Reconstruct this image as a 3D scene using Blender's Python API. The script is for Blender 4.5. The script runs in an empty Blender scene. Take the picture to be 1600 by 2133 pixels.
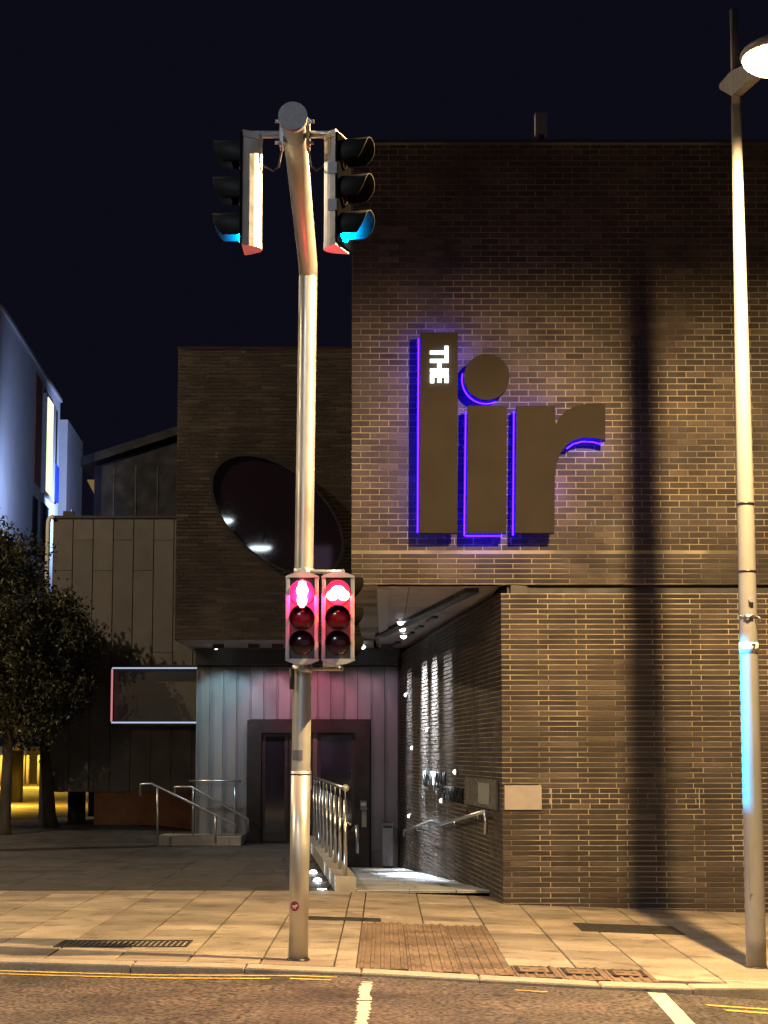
import bpy, bmesh, math, random
from mathutils import Vector, Matrix, Euler
R = math.radians
rnd = random.Random(7)
scene = bpy.context.scene
COL = scene.collection

# ------------------------------------------------------------------ camera, sky, exposure
PITCH = R(7.18); FPX = 4000.0; EYE = 1.67
cam_d = bpy.data.cameras.new('camera'); cam = bpy.data.objects.new('camera', cam_d); COL.objects.link(cam)
cam.location = (0, 0, EYE); cam.rotation_euler = (R(90) + PITCH, 0, 0)
cam_d.sensor_fit = 'HORIZONTAL'; cam_d.sensor_width = 36.0; cam_d.lens = FPX / 1600 * 36
cam_d.clip_start = 0.1; cam_d.clip_end = 2000
scene.camera = cam

world = bpy.data.worlds.new('World'); scene.world = world; world.use_nodes = True
wn = world.node_tree.nodes; wl = world.node_tree.links
for n in list(wn): wn.remove(n)
sky = wn.new('ShaderNodeTexSky'); sky.sky_type = 'NISHITA'; sky.sun_disc = False
sky.sun_elevation = R(-6.5); sky.sun_rotation = R(200)
bgn = wn.new('ShaderNodeBackground'); bgn.inputs['Strength'].default_value = 0.11
skyg = wn.new('ShaderNodeMix'); skyg.data_type = 'RGBA'; skyg.inputs[0].default_value = 0.72
skyg.inputs[7].default_value = (0.046, 0.045, 0.098, 1)     # city sky glow
wo = wn.new('ShaderNodeOutputWorld')
wl.new(sky.outputs[0], skyg.inputs[6]); wl.new(skyg.outputs[2], bgn.inputs['Color']); wl.new(bgn.outputs[0], wo.inputs[0])

scene.view_settings.view_transform = 'Standard'; scene.view_settings.look = 'None'
scene.view_settings.exposure = 0.0; scene.view_settings.gamma = 1.0
scene.view_settings.use_curve_mapping = False
scene.render.engine = 'CYCLES'
scene.cycles.use_denoising = True
scene.cycles.max_bounces = 6
scene.cycles.sample_clamp_indirect = 4.0

LAMP_W = 6300.0; LAMP_COL = (1.0, 0.66, 0.29)
LAMP_TREE_W = 4600.0; LAMP_SIDE_W = 1500.0; LAMP_NEAR_W = 850.0

# ------------------------------------------------------------------ helpers
_c, _s = math.cos(PITCH), math.sin(PITCH)
def at(px, py, Y):
    """metres of a point measured on the photograph (1600 x 2133) at a known distance Y"""
    v = 1066.5 - py
    t = Y / (FPX * _c - _s * v)
    return Vector((t * (px - 800), Y, EYE + t * (FPX * _s + _c * v)))
def zg(x):
    return -0.035 * min(max(x + 0.7, 0), 5)

def new_obj(name, mesh, parent=None):
    o = bpy.data.objects.new(name, mesh); COL.objects.link(o)
    if parent is not None: o.parent = parent
    return o
def tag(o, label=None, cat=None, group=None, kind=None):
    for k, v in (('label', label), ('category', cat), ('group', group), ('kind', kind)):
        if v: o[k] = v
    return o
def empty(name, loc=(0, 0, 0), label=None, cat=None, group=None):
    o = bpy.data.objects.new(name, None); COL.objects.link(o); o.location = loc
    o.empty_display_size = 0.1
    return tag(o, label, cat, group)

class MB:
    def __init__(s): s.v = []; s.f = []; s.t = []; s.sm = []
    def add(s, vs, fs, tone=0.5, smooth=False):
        b = len(s.v); s.v += [tuple(p) for p in vs]
        for f in fs:
            s.f.append([b + i for i in f]); s.t.append(tone); s.sm.append(smooth)
    def box(s, a, b, tone=0.5):
        (x0, y0, z0), (x1, y1, z1) = a, b
        if x0 > x1: x0, x1 = x1, x0
        if y0 > y1: y0, y1 = y1, y0
        if z0 > z1: z0, z1 = z1, z0
        vs = [(x0,y0,z0),(x1,y0,z0),(x1,y1,z0),(x0,y1,z0),(x0,y0,z1),(x1,y0,z1),(x1,y1,z1),(x0,y1,z1)]
        s.add(vs, [(0,3,2,1),(4,5,6,7),(0,1,5,4),(1,2,6,5),(2,3,7,6),(3,0,4,7)], tone)
        return s
    def obox(s, o, u, v, w, tone=0.5):
        o, u, v, w = map(Vector, (o, u, v, w))
        vs = [o, o+u, o+u+v, o+v, o+w, o+u+w, o+u+v+w, o+v+w]
        fs = [(0,3,2,1),(4,5,6,7),(0,1,5,4),(1,2,6,5),(2,3,7,6),(3,0,4,7)]
        if u.cross(v).dot(w) < 0: fs = [tuple(reversed(f)) for f in fs]
        s.add(vs, fs, tone); return s
    def tube(s, pts, r, n=12, cap=True, tone=0.5):
        pts = [Vector(p) for p in pts]; rs = r if isinstance(r, (list, tuple)) else [r] * len(pts)
        rings = []; prev = None
        for i, p in enumerate(pts):
            if i == 0: d = (pts[1] - p).normalized()
            elif i == len(pts) - 1: d = (p - pts[i-1]).normalized()
            else: d = ((p - pts[i-1]).normalized() + (pts[i+1] - p).normalized()).normalized()
            if prev is None:
                a = Vector((0,0,1)) if abs(d.z) < 0.9 else Vector((0,1,0))
                x = d.cross(a).normalized()
            else: x = (prev - d * prev.dot(d)).normalized()
            prev = x; y = d.cross(x)
            k = 1.0
            if 0 < i < len(pts) - 1:
                cs = (pts[i] - pts[i-1]).normalized().dot(d); k = 1 / max(cs, 0.4)
            rings.append([p + (x * math.cos(2*math.pi*j/n) + y * math.sin(2*math.pi*j/n)) * rs[i] for j in range(n)])
        b = len(s.v)
        for rg in rings: s.v += [tuple(q) for q in rg]
        for i in range(len(pts) - 1):
            for j in range(n):
                s.f.append([b+i*n+j, b+i*n+(j+1)%n, b+(i+1)*n+(j+1)%n, b+(i+1)*n+j]); s.t.append(tone); s.sm.append(True)
        if cap:
            s.f.append([b+j for j in range(n)][::-1]); s.t.append(tone); s.sm.append(False)
            s.f.append([b+(len(pts)-1)*n+j for j in range(n)]); s.t.append(tone); s.sm.append(False)
        return s
    def prism(s, poly, n, tone=0.5):
        """poly: list of 3-D points, extruded by vector n"""
        n = Vector(n); k = len(poly); P = [Vector(p) for p in poly]; Q = [p + n for p in P]
        fs = [tuple(range(k))[::-1], tuple(range(k, 2*k))] + [(i, (i+1)%k, k+(i+1)%k, k+i) for i in range(k)]
        s.add(P + Q, fs, tone); return s
    def sphere(s, c, r, nu=16, nv=8, sq=(1,1,1), half=None):
        c = Vector(c); b = len(s.v)
        v0 = 0
        for i in range(nv + 1):
            th = math.pi * i / nv
            for j in range(nu):
                ph = 2*math.pi*j/nu
                s.v.append((c.x + r*sq[0]*math.sin(th)*math.cos(ph), c.y + r*sq[1]*math.sin(th)*math.sin(ph), c.z + r*sq[2]*math.cos(th)))
        for i in range(nv):
            for j in range(nu):
                s.f.append([b+i*nu+j, b+(i+1)*nu+j, b+(i+1)*nu+(j+1)%nu, b+i*nu+(j+1)%nu]); s.t.append(0.5); s.sm.append(True)
        return s
    def mesh(s, name, mat):
        me = bpy.data.meshes.new(name); me.from_pydata(s.v, [], s.f)
        me.polygons.foreach_set('use_smooth', s.sm)
        a = me.attributes.new('tone', 'FLOAT', 'FACE'); a.data.foreach_set('value', s.t)
        if mat: me.materials.append(mat)
        me.update(); return me
    def build(s, name, mat, parent=None, recalc=False, bevel=0):
        me = s.mesh(name, mat)
        if recalc or bevel:
            bm = bmesh.new(); bm.from_mesh(me)
            bmesh.ops.recalc_face_normals(bm, faces=bm.faces)
            if bevel: bmesh.ops.bevel(bm, geom=[e for e in bm.edges if e.calc_face_angle(0) > 0.6], offset=bevel, segments=2, affect='EDGES', profile=0.6)
            bm.to_mesh(me); bm.free()
        return new_obj(name, me, parent)

def text_mesh(name, s, size, mat, extrude=0.005, offset=0.0):
    cu = bpy.data.curves.new(name, 'FONT'); cu.body = s; cu.size = size; cu.extrude = extrude; cu.offset = offset
    cu.align_x = 'CENTER'; cu.align_y = 'CENTER'; cu.resolution_u = 3
    o = bpy.data.objects.new(name, cu); COL.objects.link(o)
    dg = bpy.context.evaluated_depsgraph_get(); dg.update()
    me = bpy.data.meshes.new_from_object(o.evaluated_get(dg)); me.name = name
    bpy.data.objects.remove(o); bpy.data.curves.remove(cu)
    me.materials.clear(); me.materials.append(mat)
    return me

# ------------------------------------------------------------------ materials
def mat(name, col, rough=0.6, metal=0.0, vary=0.0, scale=6.0, bump=0.0, bscale=60.0, tone=None, tone_amt=0.0,
        spec=0.5, col2=None, stretch=None, speck=None, stain=None, drip=None):
    m = bpy.data.materials.new(name); m.use_nodes = True
    nt = m.node_tree; N = nt.nodes; L = nt.links; p = N['Principled BSDF']
    p.inputs['Roughness'].default_value = rough; p.inputs['Metallic'].default_value = metal
    p.inputs['Specular IOR Level'].default_value = spec
    rgb = N.new('ShaderNodeRGB'); rgb.outputs[0].default_value = (*col, 1); out = rgb.outputs[0]
    geo = N.new('ShaderNodeNewGeometry'); vec = geo.outputs['Position']
    if stretch:
        mp = N.new('ShaderNodeMapping'); mp.inputs['Scale'].default_value = stretch
        L.new(vec, mp.inputs['Vector']); vec = mp.outputs[0]
    def noise(sc, det=5):
        n = N.new('ShaderNodeTexNoise'); n.inputs['Scale'].default_value = sc; n.inputs['Detail'].default_value = det
        L.new(vec, n.inputs['Vector']); return n.outputs[0]
    def mixc(f, a, b):
        mx = N.new('ShaderNodeMix'); mx.data_type = 'RGBA'
        if isinstance(f, float): mx.inputs[0].default_value = f
        else: L.new(f, mx.inputs[0])
        L.new(a, mx.inputs[6])
        if isinstance(b, tuple): mx.inputs[7].default_value = (*b, 1)
        else: L.new(b, mx.inputs[7])
        return mx.outputs[2]
    def rng(v, a, b, c, d):
        r = N.new('ShaderNodeMapRange'); L.new(v, r.inputs[0])
        for i, q in enumerate((a, b, c, d)): r.inputs[i+1].default_value = q
        return r.outputs[0]
    def scale_col(c, f):
        vm = N.new('ShaderNodeVectorMath'); vm.operation = 'SCALE'; L.new(c, vm.inputs[0]); L.new(f, vm.inputs['Scale']); return vm.outputs[0]
    if tone:
        if tone == 'attr':
            a = N.new('ShaderNodeAttribute'); a.attribute_name = 'tone'; f = a.outputs['Fac']
        else:
            a = N.new('ShaderNodeObjectInfo'); f = a.outputs['Random']
        if col2: out = mixc(rng(f, 0.35, 1, 0, 1), out, col2)
        out = scale_col(out, rng(f, 0, 1, 1 - tone_amt, 1 + tone_amt))
    elif col2:
        out = mixc(rng(noise(scale * 0.6, 6), 0.4, 0.65, 0, 1), out, col2)
    if vary: out = scale_col(out, rng(noise(scale, 6), 0.3, 0.7, 1 - vary, 1 + vary))
    if speck:
        sc, sa = speck
        out = scale_col(out, rng(noise(sc, 2), 0.3, 0.7, 1 - sa, 1 + sa))
    if stain:                                            # (scale, threshold, factor): blotches of dirt
        out = scale_col(out, rng(noise(stain[0], 3), stain[1] - 0.03, stain[1] + 0.05, 1.0, stain[2]))
    if drip:                                             # pale runs and splashes: (colour, threshold)
        mp = N.new('ShaderNodeMapping'); mp.inputs['Scale'].default_value = (7, 7, 1.6); L.new(geo.outputs['Position'], mp.inputs['Vector'])
        n = N.new('ShaderNodeTexNoise'); n.inputs['Scale'].default_value = 1.3; n.inputs['Detail'].default_value = 5; L.new(mp.outputs[0], n.inputs['Vector'])
        out = mixc(rng(n.outputs[0], drip[1], drip[1] + 0.05, 0, 0.6), out, drip[0])
    L.new(out, p.inputs['Base Color'])
    if vary and rough < 0.8: L.new(rng(noise(scale * 1.7, 4), 0.3, 0.7, max(rough - 0.12, 0.03), rough + 0.12), p.inputs['Roughness'])
    if bump:
        b = N.new('ShaderNodeBump'); b.inputs['Strength'].default_value = bump; b.inputs['Distance'].default_value = 0.01
        L.new(noise(bscale, 4), b.inputs['Height']); L.new(b.outputs[0], p.inputs['Normal'])
    return m
def emis(name, col, strength, base=(0.02, 0.02, 0.02)):
    m = bpy.data.materials.new(name); m.use_nodes = True; p = m.node_tree.nodes['Principled BSDF']
    p.inputs['Base Color'].default_value = (*base, 1); p.inputs['Emission Color'].default_value = (*col, 1)
    p.inputs['Emission Strength'].default_value = strength; p.inputs['Roughness'].default_value = 0.4
    return m

BRK = (0.040, 0.028, 0.023); BRK2 = (0.068, 0.050, 0.040)
M = {}
M['brick'] = mat('dark_brick', BRK, 0.7, vary=0.38, scale=1.6, stain=(0.9, 0.56, 0.84), drip=((0.22, 0.19, 0.15), 0.70), bump=0.5, bscale=90, tone='attr', tone_amt=0.32, col2=BRK2, speck=(40, 0.22))
M['brick_one'] = mat('dark_brick_laid', BRK, 0.7, vary=0.38, scale=1.6, stain=(0.9, 0.56, 0.84), drip=((0.22, 0.19, 0.15), 0.70), bump=0.5, bscale=90, tone='obj', tone_amt=0.28, col2=BRK2, speck=(40, 0.22))
M['mortar'] = mat('buff_mortar', (0.42, 0.35, 0.24), 0.9, vary=0.4, scale=2.5, stain=(0.8, 0.54, 0.55), bump=0.4, bscale=120)
M['mortar_dull'] = mat('grey_mortar', (0.28, 0.24, 0.18), 0.9, vary=0.4, scale=1.5, stain=(0.7, 0.54, 0.5), bump=0.4, bscale=120)
M['slab'] = mat('paving_stone', (0.34, 0.275, 0.20), 0.75, vary=0.34, scale=1.3, bump=0.4, bscale=40, stain=(3.5, 0.60, 0.68), tone='obj', tone_amt=0.25, speck=(45, 0.18))
M['joint'] = mat('paving_joint', (0.06, 0.05, 0.04), 0.9, vary=0.3, scale=9)
M['granite'] = mat('dark_granite', (0.065, 0.062, 0.066), 0.6, vary=0.3, scale=2.5, bump=0.3, bscale=60, tone='attr', tone_amt=0.22, speck=(60, 0.2))
M['kerb'] = mat('kerb_stone', (0.42, 0.37, 0.29), 0.75, vary=0.15, scale=4, bump=0.3, bscale=60, tone='obj', tone_amt=0.1, speck=(60, 0.15))
M['asphalt'] = mat('asphalt', (0.085, 0.07, 0.055), 0.72, vary=0.35, scale=1.4, bump=1.0, bscale=45, speck=(30, 1.1), stain=(1.1, 0.56, 0.7), col2=(0.11, 0.085, 0.065))
M['ground'] = mat('dark_ground', (0.06, 0.055, 0.05), 0.9, vary=0.3, scale=0.5)
M['tactile'] = mat('buff_red_tactile', (0.20, 0.135, 0.082), 0.75, vary=0.3, scale=2, bump=0.3, bscale=70, tone='obj', tone_amt=0.18, speck=(50, 0.15), stain=(3, 0.58, 0.7))
M['iron'] = mat('cast_iron', (0.055, 0.05, 0.042), 0.55, metal=0.3, vary=0.35, scale=9, bump=0.5, bscale=60)
M['yellow'] = mat('yellow_road_paint', (0.72, 0.50, 0.10), 0.7, vary=0.3, scale=9, bump=0.3, bscale=60)
M['white'] = mat('white_road_paint', (0.72, 0.68, 0.55), 0.7, vary=0.25, scale=12, bump=0.3, bscale=60)
M['galv'] = mat('galvanised_steel', (0.52, 0.51, 0.48), 0.40, metal=0.6, vary=0.06, scale=2)
M['alu'] = mat('silver_paint', (0.50, 0.50, 0.52), 0.4, metal=0.55, vary=0.1, scale=8)
M['cap'] = mat('grey_plastic_cap', (0.22, 0.22, 0.25), 0.6, vary=0.15, scale=30)
M['lamp_paint'] = mat('pale_grey_paint', (0.22, 0.215, 0.205), 0.55, vary=0.13, scale=5, stretch=(1, 1, 0.2), bump=0.08, bscale=25)
M['black'] = mat('black_plastic', (0.018, 0.018, 0.02), 0.4)
M['visor'] = mat('black_visor', (0.012, 0.012, 0.013), 0.6, spec=0.15)
M['dark'] = mat('dark_metal', (0.03, 0.026, 0.027), 0.5, metal=0.2, vary=0.3, scale=4)
M['portal'] = mat('bronze_frame', (0.018, 0.014, 0.013), 0.6, metal=0.25, vary=0.4, scale=5)
M['glass'] = mat('dark_glass', (0.012, 0.012, 0.018), 0.06, spec=0.8)
M['mirror_glass'] = mat('oval_glass', (0.02, 0.012, 0.018), 0.03, spec=1.0)
M['steel'] = mat('stainless_steel', (0.62, 0.62, 0.63), 0.28, metal=0.95)
M['clad'] = mat('ribbed_cladding', (0.20, 0.20, 0.21), 0.5, metal=0.25, vary=0.14, scale=3, stretch=(1, 1, 0.3), tone='obj', tone_amt=0.12)
M['panel'] = mat('fibre_panel', (0.125, 0.112, 0.10), 0.7, vary=0.12, scale=2.0, tone='obj', tone_amt=0.10, speck=(30, 0.06))
M['soffit'] = mat('soffit_board', (0.40, 0.34, 0.35), 0.6, vary=0.15, scale=2, tone='obj', tone_amt=0.08)
M['trim'] = mat('pale_trim', (0.45, 0.42, 0.42), 0.5)
M['concrete'] = mat('pale_concrete', (0.34, 0.32, 0.29), 0.8, vary=0.18, scale=4, bump=0.3, bscale=50)
M['rampslab'] = mat('pale_granite', (0.45, 0.46, 0.48), 0.6, vary=0.22, scale=2.5, bump=0.2, bscale=60, tone='obj', tone_amt=0.12)
M['letter'] = mat('sign_face', (0.028, 0.022, 0.019), 0.85, vary=0.14, scale=2.5, spec=0.25)
M['plaque'] = mat('stone_plaque', (0.36, 0.31, 0.28), 0.6, vary=0.08, scale=10)
M['notice'] = mat('clear_notice_board', (0.16, 0.15, 0.12), 0.3, vary=0.2, scale=6)
M['paper'] = mat('notice_paper', (0.26, 0.27, 0.26), 0.8, vary=0.2, scale=25)
M['render'] = mat('white_render', (0.72, 0.72, 0.72), 0.8, vary=0.07, scale=1.2, bump=0.1, bscale=20)
M['redbrown'] = mat('red_brown_reveal', (0.34, 0.12, 0.085), 0.6, vary=0.15, scale=3)
M['blue'] = mat('blue_board', (0.03, 0.07, 0.55), 0.5)
M['bark'] = mat('tree_bark', (0.045, 0.036, 0.03), 0.9, vary=0.35, scale=8, bump=0.8, bscale=30, stretch=(1, 1, 0.3))
M['leaf'] = mat('leaf', (0.027, 0.030, 0.014), 0.5, tone='attr', tone_amt=0.7, col2=(0.06, 0.056, 0.028))
M['corten'] = mat('rusty_plinth', (0.24, 0.10, 0.045), 0.8, vary=0.4, scale=2.2, bump=0.3, bscale=30)
M['darkclad'] = mat('dark_cladding', (0.012, 0.010, 0.010), 0.7, vary=0.15, scale=2)
M['sticker_red'] = mat('red_sticker', (0.30, 0.02, 0.06), 0.5)
M['sticker_white'] = mat('white_sticker', (0.75, 0.74, 0.70), 0.5, vary=0.08, scale=40)
M['ink'] = mat('black_ink', (0.01, 0.01, 0.01), 0.6)
M['bin'] = mat('grey_bin', (0.24, 0.24, 0.26), 0.45, metal=0.4, vary=0.1, scale=6)
M['purple'] = emis('violet_led', (0.0075, 0.0008, 1.0), 75)
M['purple_hot'] = emis('violet_led_line', (0.32, 0.10, 1.0), 5)
M['the'] = emis('white_sign_light', (0.80, 1.0, 1.0), 6)
M['redlens'] = emis('red_signal_symbol', (1.0, 0.17, 0.20), 30)
M['redlens2'] = emis('red_signal_cycle', (1.0, 0.22, 0.12), 30)
M['cyan'] = emis('green_signal_lens', (0.0, 0.40, 1.0), 420)
M['lit_lens'] = emis('lit_red_lens', (1.0, 0.005, 0.08), 2.2)
M['signal_black'] = mat('signal_housing', (0.06, 0.05, 0.05), 0.5, vary=0.2, scale=20)
M['matte_visor'] = mat('matte_visor', (0.005, 0.005, 0.005), 0.9, spec=0.0)
M['lens'] = mat('dark_lens', (0.045, 0.008, 0.012), 0.12, spec=0.9)
M['bowl'] = emis('lamp_bowl', (1.0, 0.74, 0.34), 60)
M['spot'] = emis('downlight_lamp', (0.93, 1.0, 1.0), 14)
M['warmspot'] = emis('wall_light_lamp', (1.0, 0.95, 0.75), 7)
M['led_line'] = emis('led_frame_line', (0.62, 0.72, 1.0), 0.75)
M['led_pink'] = emis('led_frame_pink', (1.0, 0.34, 0.36), 0.6)
M['glow_window'] = emis('added_window_glow', (0.62, 0.42, 0.66), 0.5)  # window glow added so the terrace shows in the oval pane
M['lit_window'] = emis('lit_window_pane', (0.75, 1.0, 0.55), 1.5)

def light(name, kind, loc, energy, color, target=None, parent=None, **kw):
    d = bpy.data.lights.new(name, kind); d.energy = energy; d.color = color
    for k, v in kw.items(): setattr(d, k, v)
    o = bpy.data.objects.new(name, d); COL.objects.link(o); o.location = loc
    if target is not None:
        o.rotation_euler = (Vector(target) - Vector(loc)).to_track_quat('-Z', 'Y').to_euler()
    if parent is not None: o.parent = parent
    return o

# ------------------------------------------------------------------ ground, road, pavement
YW = 22.85                                  # front face of the theatre
YB = 36.9                                   # clad entrance wall
def sheet(name, xs, ys, fz, m, kind='structure', label=None, tone=None):
    b = MB(); nx = len(xs)
    b.v = [(x, y, fz(x, y)) for y in ys for x in xs]
    for j in range(len(ys) - 1):
        for i in range(nx - 1):
            b.f.append([j*nx+i, j*nx+i+1, (j+1)*nx+i+1, (j+1)*nx+i]); b.t.append(0.5); b.sm.append(True)
    o = b.build(name, m); o['kind'] = kind
    return o
def lin(a, b, n): return [a + (b - a) * i / n for i in range(n + 1)]

sheet('ground', [-600, 600], [-300, 900], lambda x, y: -1.2, M['ground'])
KERB = [(-9, 17.4), (-6.0, 16.6), (-3.2, 15.92), (-1.9, 15.62), (-0.7, 15.36), (0.6, 15.14), (1.4, 15.0), (2.12, 14.92), (3.2, 15.3), (5.0, 15.75), (9, 16.6)]
def kerb_y(x):
    if x <= KERB[0][0]: return KERB[0][1]
    for (a, ya), (b, yb) in zip(KERB, KERB[1:]):
        if a <= x <= b: return ya + (yb - ya) * (x - a) / (b - a)
    return KERB[-1][1]
def road_z(x, y=0):
    up = 0.045
    if -0.3 < x < 2.1: up = 0.03
    if x > 2.1: up = 0.03 + min((x - 2.1) * 0.075, 0.09)
    if x < -0.3: up = 0.03 + min((-0.3 - x) * 0.02, 0.03)
    return zg(x) - up
rb = MB(); xs = [-40, -20, -12] + lin(-9, 6, 60) + [9, 12, 20, 40]
rows = 10
for k in range(rows + 1):
    for x in xs:
        yy = -8 + (kerb_y(x) + 0.02 + 8) * k / rows
        rb.v.append((x, yy, road_z(x)))
nx = len(xs)
for k in range(rows):
    for i in range(nx - 1):
        rb.f.append([k*nx+i, k*nx+i+1, (k+1)*nx+i+1, (k+1)*nx+i]); rb.t.append(0.5); rb.sm.append(True)
road = rb.build('road', M['asphalt']); road['kind'] = 'structure'

# pavement bed, kerb stones, slabs
def pave_end(x): return 24.05 if x < 1.42 else YW + 0.02
pb = MB(); xs = lin(-9, 9, 72)
for k in range(9):
    for x in xs:
        yy = kerb_y(x) + 0.05 + (pave_end(x) - kerb_y(x) - 0.05) * k / 8
        pb.v.append((x, yy, zg(x) - 0.012))
nx = len(xs)
for k in range(8):
    for i in range(nx - 1):
        pb.f.append([k*nx+i, k*nx+i+1, (k+1)*nx+i+1, (k+1)*nx+i]); pb.t.append(0.5); pb.sm.append(True)
pavement = pb.build('pavement', M['joint']); pavement['kind'] = 'structure'

def prism_top(name, pts, h, m, parent, bev=0.006):
    """a slab: top polygon pts (x, y, z), thickness h, small chamfer"""
    n = len(pts); c = sum((Vector(p) for p in pts), Vector()) / n
    top = []; mid = []; bot = []
    for p in pts:
        p = Vector(p); d = (c - p); d.z = 0; d.normalize()
        top.append(p + d * bev); mid.append(p - Vector((0, 0, bev))); bot.append(p - Vector((0, 0, h)))
    b = MB(); v = top + mid + bot
    fs = [tuple(range(n))] + [(i, n+i, n+(i+1)%n, (i+1)%n) for i in range(n)] + [(n+i, 2*n+i, 2*n+(i+1)%n, n+(i+1)%n) for i in range(n)]
    b.add(v, fs); return b.build(name, m, parent)

KW = 0.30
kx = -8.9
while kx < 8:
    L = rnd.choice([0.92, 0.92, 1.25, 0.7]) if kx < 2.2 else 0.92
    x0, x1 = kx + 0.005, kx + L - 0.005
    P = [(x0, kerb_y(x0), zg(x0)), (x1, kerb_y(x1), zg(x1)), (x1, kerb_y(x1) + KW, zg(x1)), (x0, kerb_y(x0) + KW, zg(x0))]
    prism_top('kerb_stone', P, 0.3, M['kerb'], pavement, 0.012)
    kx += L

TX0, TX1, TY0, TY1 = -0.22, 1.02, 15.5, 19.75
SX0, SX1, SY1 = 1.02, 2.15, 16.15
def in_tactile(x, y): return (TX0 < x < TX1 and y < TY1) or (SX0 <= x < SX1 and y < SY1)
def clip_slab(x0, x1, y0, y1):
    """slab corners trimmed to the back of the kerb"""
    a0, a1 = kerb_y(x0) + KW + 0.012, kerb_y(x1) + KW + 0.012
    if y1 <= max(a0, a1) + 0.05: return None
    return [(x0, max(y0, a0)), (x1, max(y0, a1)), (x1, y1), (x0, y1)]
def slab_run(x0, x1, depth, y_start):
    y = y_start
    while y < pave_end(x0 + 0.01):
        d = depth * rnd.choice([1, 1, 1, 0.72])
        y1 = min(y + d, pave_end((x0 + x1) / 2) - 0.004)
        if y1 - y > 0.06:
            cuts = [(x0, x1, y, y1)]
            if x1 > TX0 and x0 < SX1:                          # trim round the tactile area
                cuts = []
                lim = TY1 if (x0 < TX1 - 0.02 and x1 > TX0 + 0.02) else (SY1 if (x1 > SX0 + 0.02 and x0 < SX1 - 0.02) else 0)
                if y1 > lim + 0.06: cuts.append((x0, x1, max(y, lim + 0.012 if lim else y), y1))
            for c in cuts:
                q = clip_slab(c[0] + 0.0065, c[1] - 0.0065, c[2] + 0.0065, c[3] - 0.0065)
                if q:
                    dz = rnd.uniform(-0.0018, 0.0018)
                    prism_top('paving_slab', [(px, py, zg(px) + dz + rnd.uniform(-0.001, 0.001)) for px, py in q], 0.05, M['slab'], pavement)
        y += d
edges = [-6.4 + 0.6 * i for i in range(11)] + [TX0]
for a, b_ in zip(edges, edges[1:]): slab_run(a, b_, 0.66, 15.1 + rnd.choice([0, 0.33]))
redges = [TX0, 0.40, TX1, 1.585, SX1, 2.70, 3.25, 3.8, 4.4, 5.0]
for a, b_ in zip(redges, redges[1:]): slab_run(a, b_, 0.86, 15.1 + rnd.choice([0, 0.43]))

# tactile paving: ribbed units
def rib_unit(x0, x1, y0, y1):
    b = MB(); z = zg((x0 + x1) / 2); slope = (zg(x1) - zg(x0)) / (x1 - x0)
    g = 0.004
    b.obox((x0 + g, y0 + g, z - 0.05), (x1 - x0 - 2*g, 0, 0), (0, y1 - y0 - 2*g, 0), (0, 0, 0.05))
    n = max(1, round((x1 - x0) / 0.08))
    for i in range(n):
        xa = x0 + (x1 - x0) * (i + 0.28) / n; xb = x0 + (x1 - x0) * (i + 0.72) / n
        b.add([(xa, y0+0.012, z), (xb, y0+0.012, z), (xb-0.006, y0+0.02, z+0.011), (xa+0.006, y0+0.02, z+0.011),
               (xa, y1-0.012, z), (xb, y1-0.012, z), (xb-0.006, y1-0.02, z+0.011), (xa+0.006, y1-0.02, z+0.011)],
              [(0,1,2,3), (3,2,6,7), (0,3,7,4), (1,5,6,2), (4,7,6,5)])
    return b.build('tactile_slab', M['tactile'], pavement)
for i in range(3):
    x0 = TX0 + (TX1 - TX0) * i / 3; x1 = TX0 + (TX1 - TX0) * (i + 1) / 3
    y = kerb_y((x0 + x1) / 2) + KW + 0.03
    while y < TY1 - 0.05:
        rib_unit(x0, x1, y, min(y + 0.41, TY1)); y += 0.41
for i in range(3):
    x0 = SX0 + (SX1 - SX0) * i / 3; x1 = SX0 + (SX1 - SX0) * (i + 1) / 3
    rib_unit(x0, x1, kerb_y((x0 + x1) / 2) + KW + 0.04, SY1)

# covers let into the pavement
def cover(x0, x1, y0, y1, style, label, cat='cover', group=None, z=0.006):
    zz = zg((x0 + x1) / 2) + z; sl = (zg(x1) - zg(x0)) / (x1 - x0)
    t = empty('inspection_cover', ((x0 + x1) / 2, (y0 + y1) / 2, zz), label, cat, group)
    t.rotation_euler.y = -math.atan(sl)
    hx, hy = (x1 - x0) / 2, (y1 - y0) / 2
    f = MB(); w = 0.03
    f.box((-hx, -hy, -0.03), (hx, -hy + w, 0.002)).box((-hx, hy - w, -0.03), (hx, hy, 0.002))
    f.box((-hx, -hy + w, -0.03), (-hx + w, hy - w, 0.002)).box((hx - w, -hy + w, -0.03), (hx, hy - w, 0.002))
    f.build('frame', M['iron'], t)
    ix, iy = hx - w - 0.004, hy - w - 0.004
    if style == 'grate':
        f = MB(); f.box((-ix, -iy, -0.03), (ix, iy, -0.02)); f.build('pit', M['black'], t)
        n = 22
        for i in range(n):
            xa = -ix + 2 * ix * i / n
            MB().box((xa, -iy, -0.019), (xa + 2 * ix / n * 0.55, iy, 0.0)).build('bar', M['iron'], t)
    else:
        MB().box((-ix, -iy, -0.03), (ix, iy, 0.0)).build('lid', M['iron'] if style == 'lid' else M['tactile'], t)
        for sx in (-1, 1): MB().box((sx * ix * 0.55 - 0.03, -0.012, 0.0), (sx * ix * 0.55 + 0.03, 0.012, 0.003)).build('key_slot', M['black'], t)
    return t
cover(-2.88, -1.72, 17.05, 17.65, 'grate', 'long iron drain grating in the pavement left of the signal pole', 'grating')
cover(1.98, 3.02, 19.6, 20.5, 'lid', 'dark recessed rectangular cover in the pavement below the brick wall')
cover(-0.78, -0.03, 19.85, 20.2, 'lid', 'narrow dark cover beside the upper edge of the ribbed tactile paving')
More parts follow.
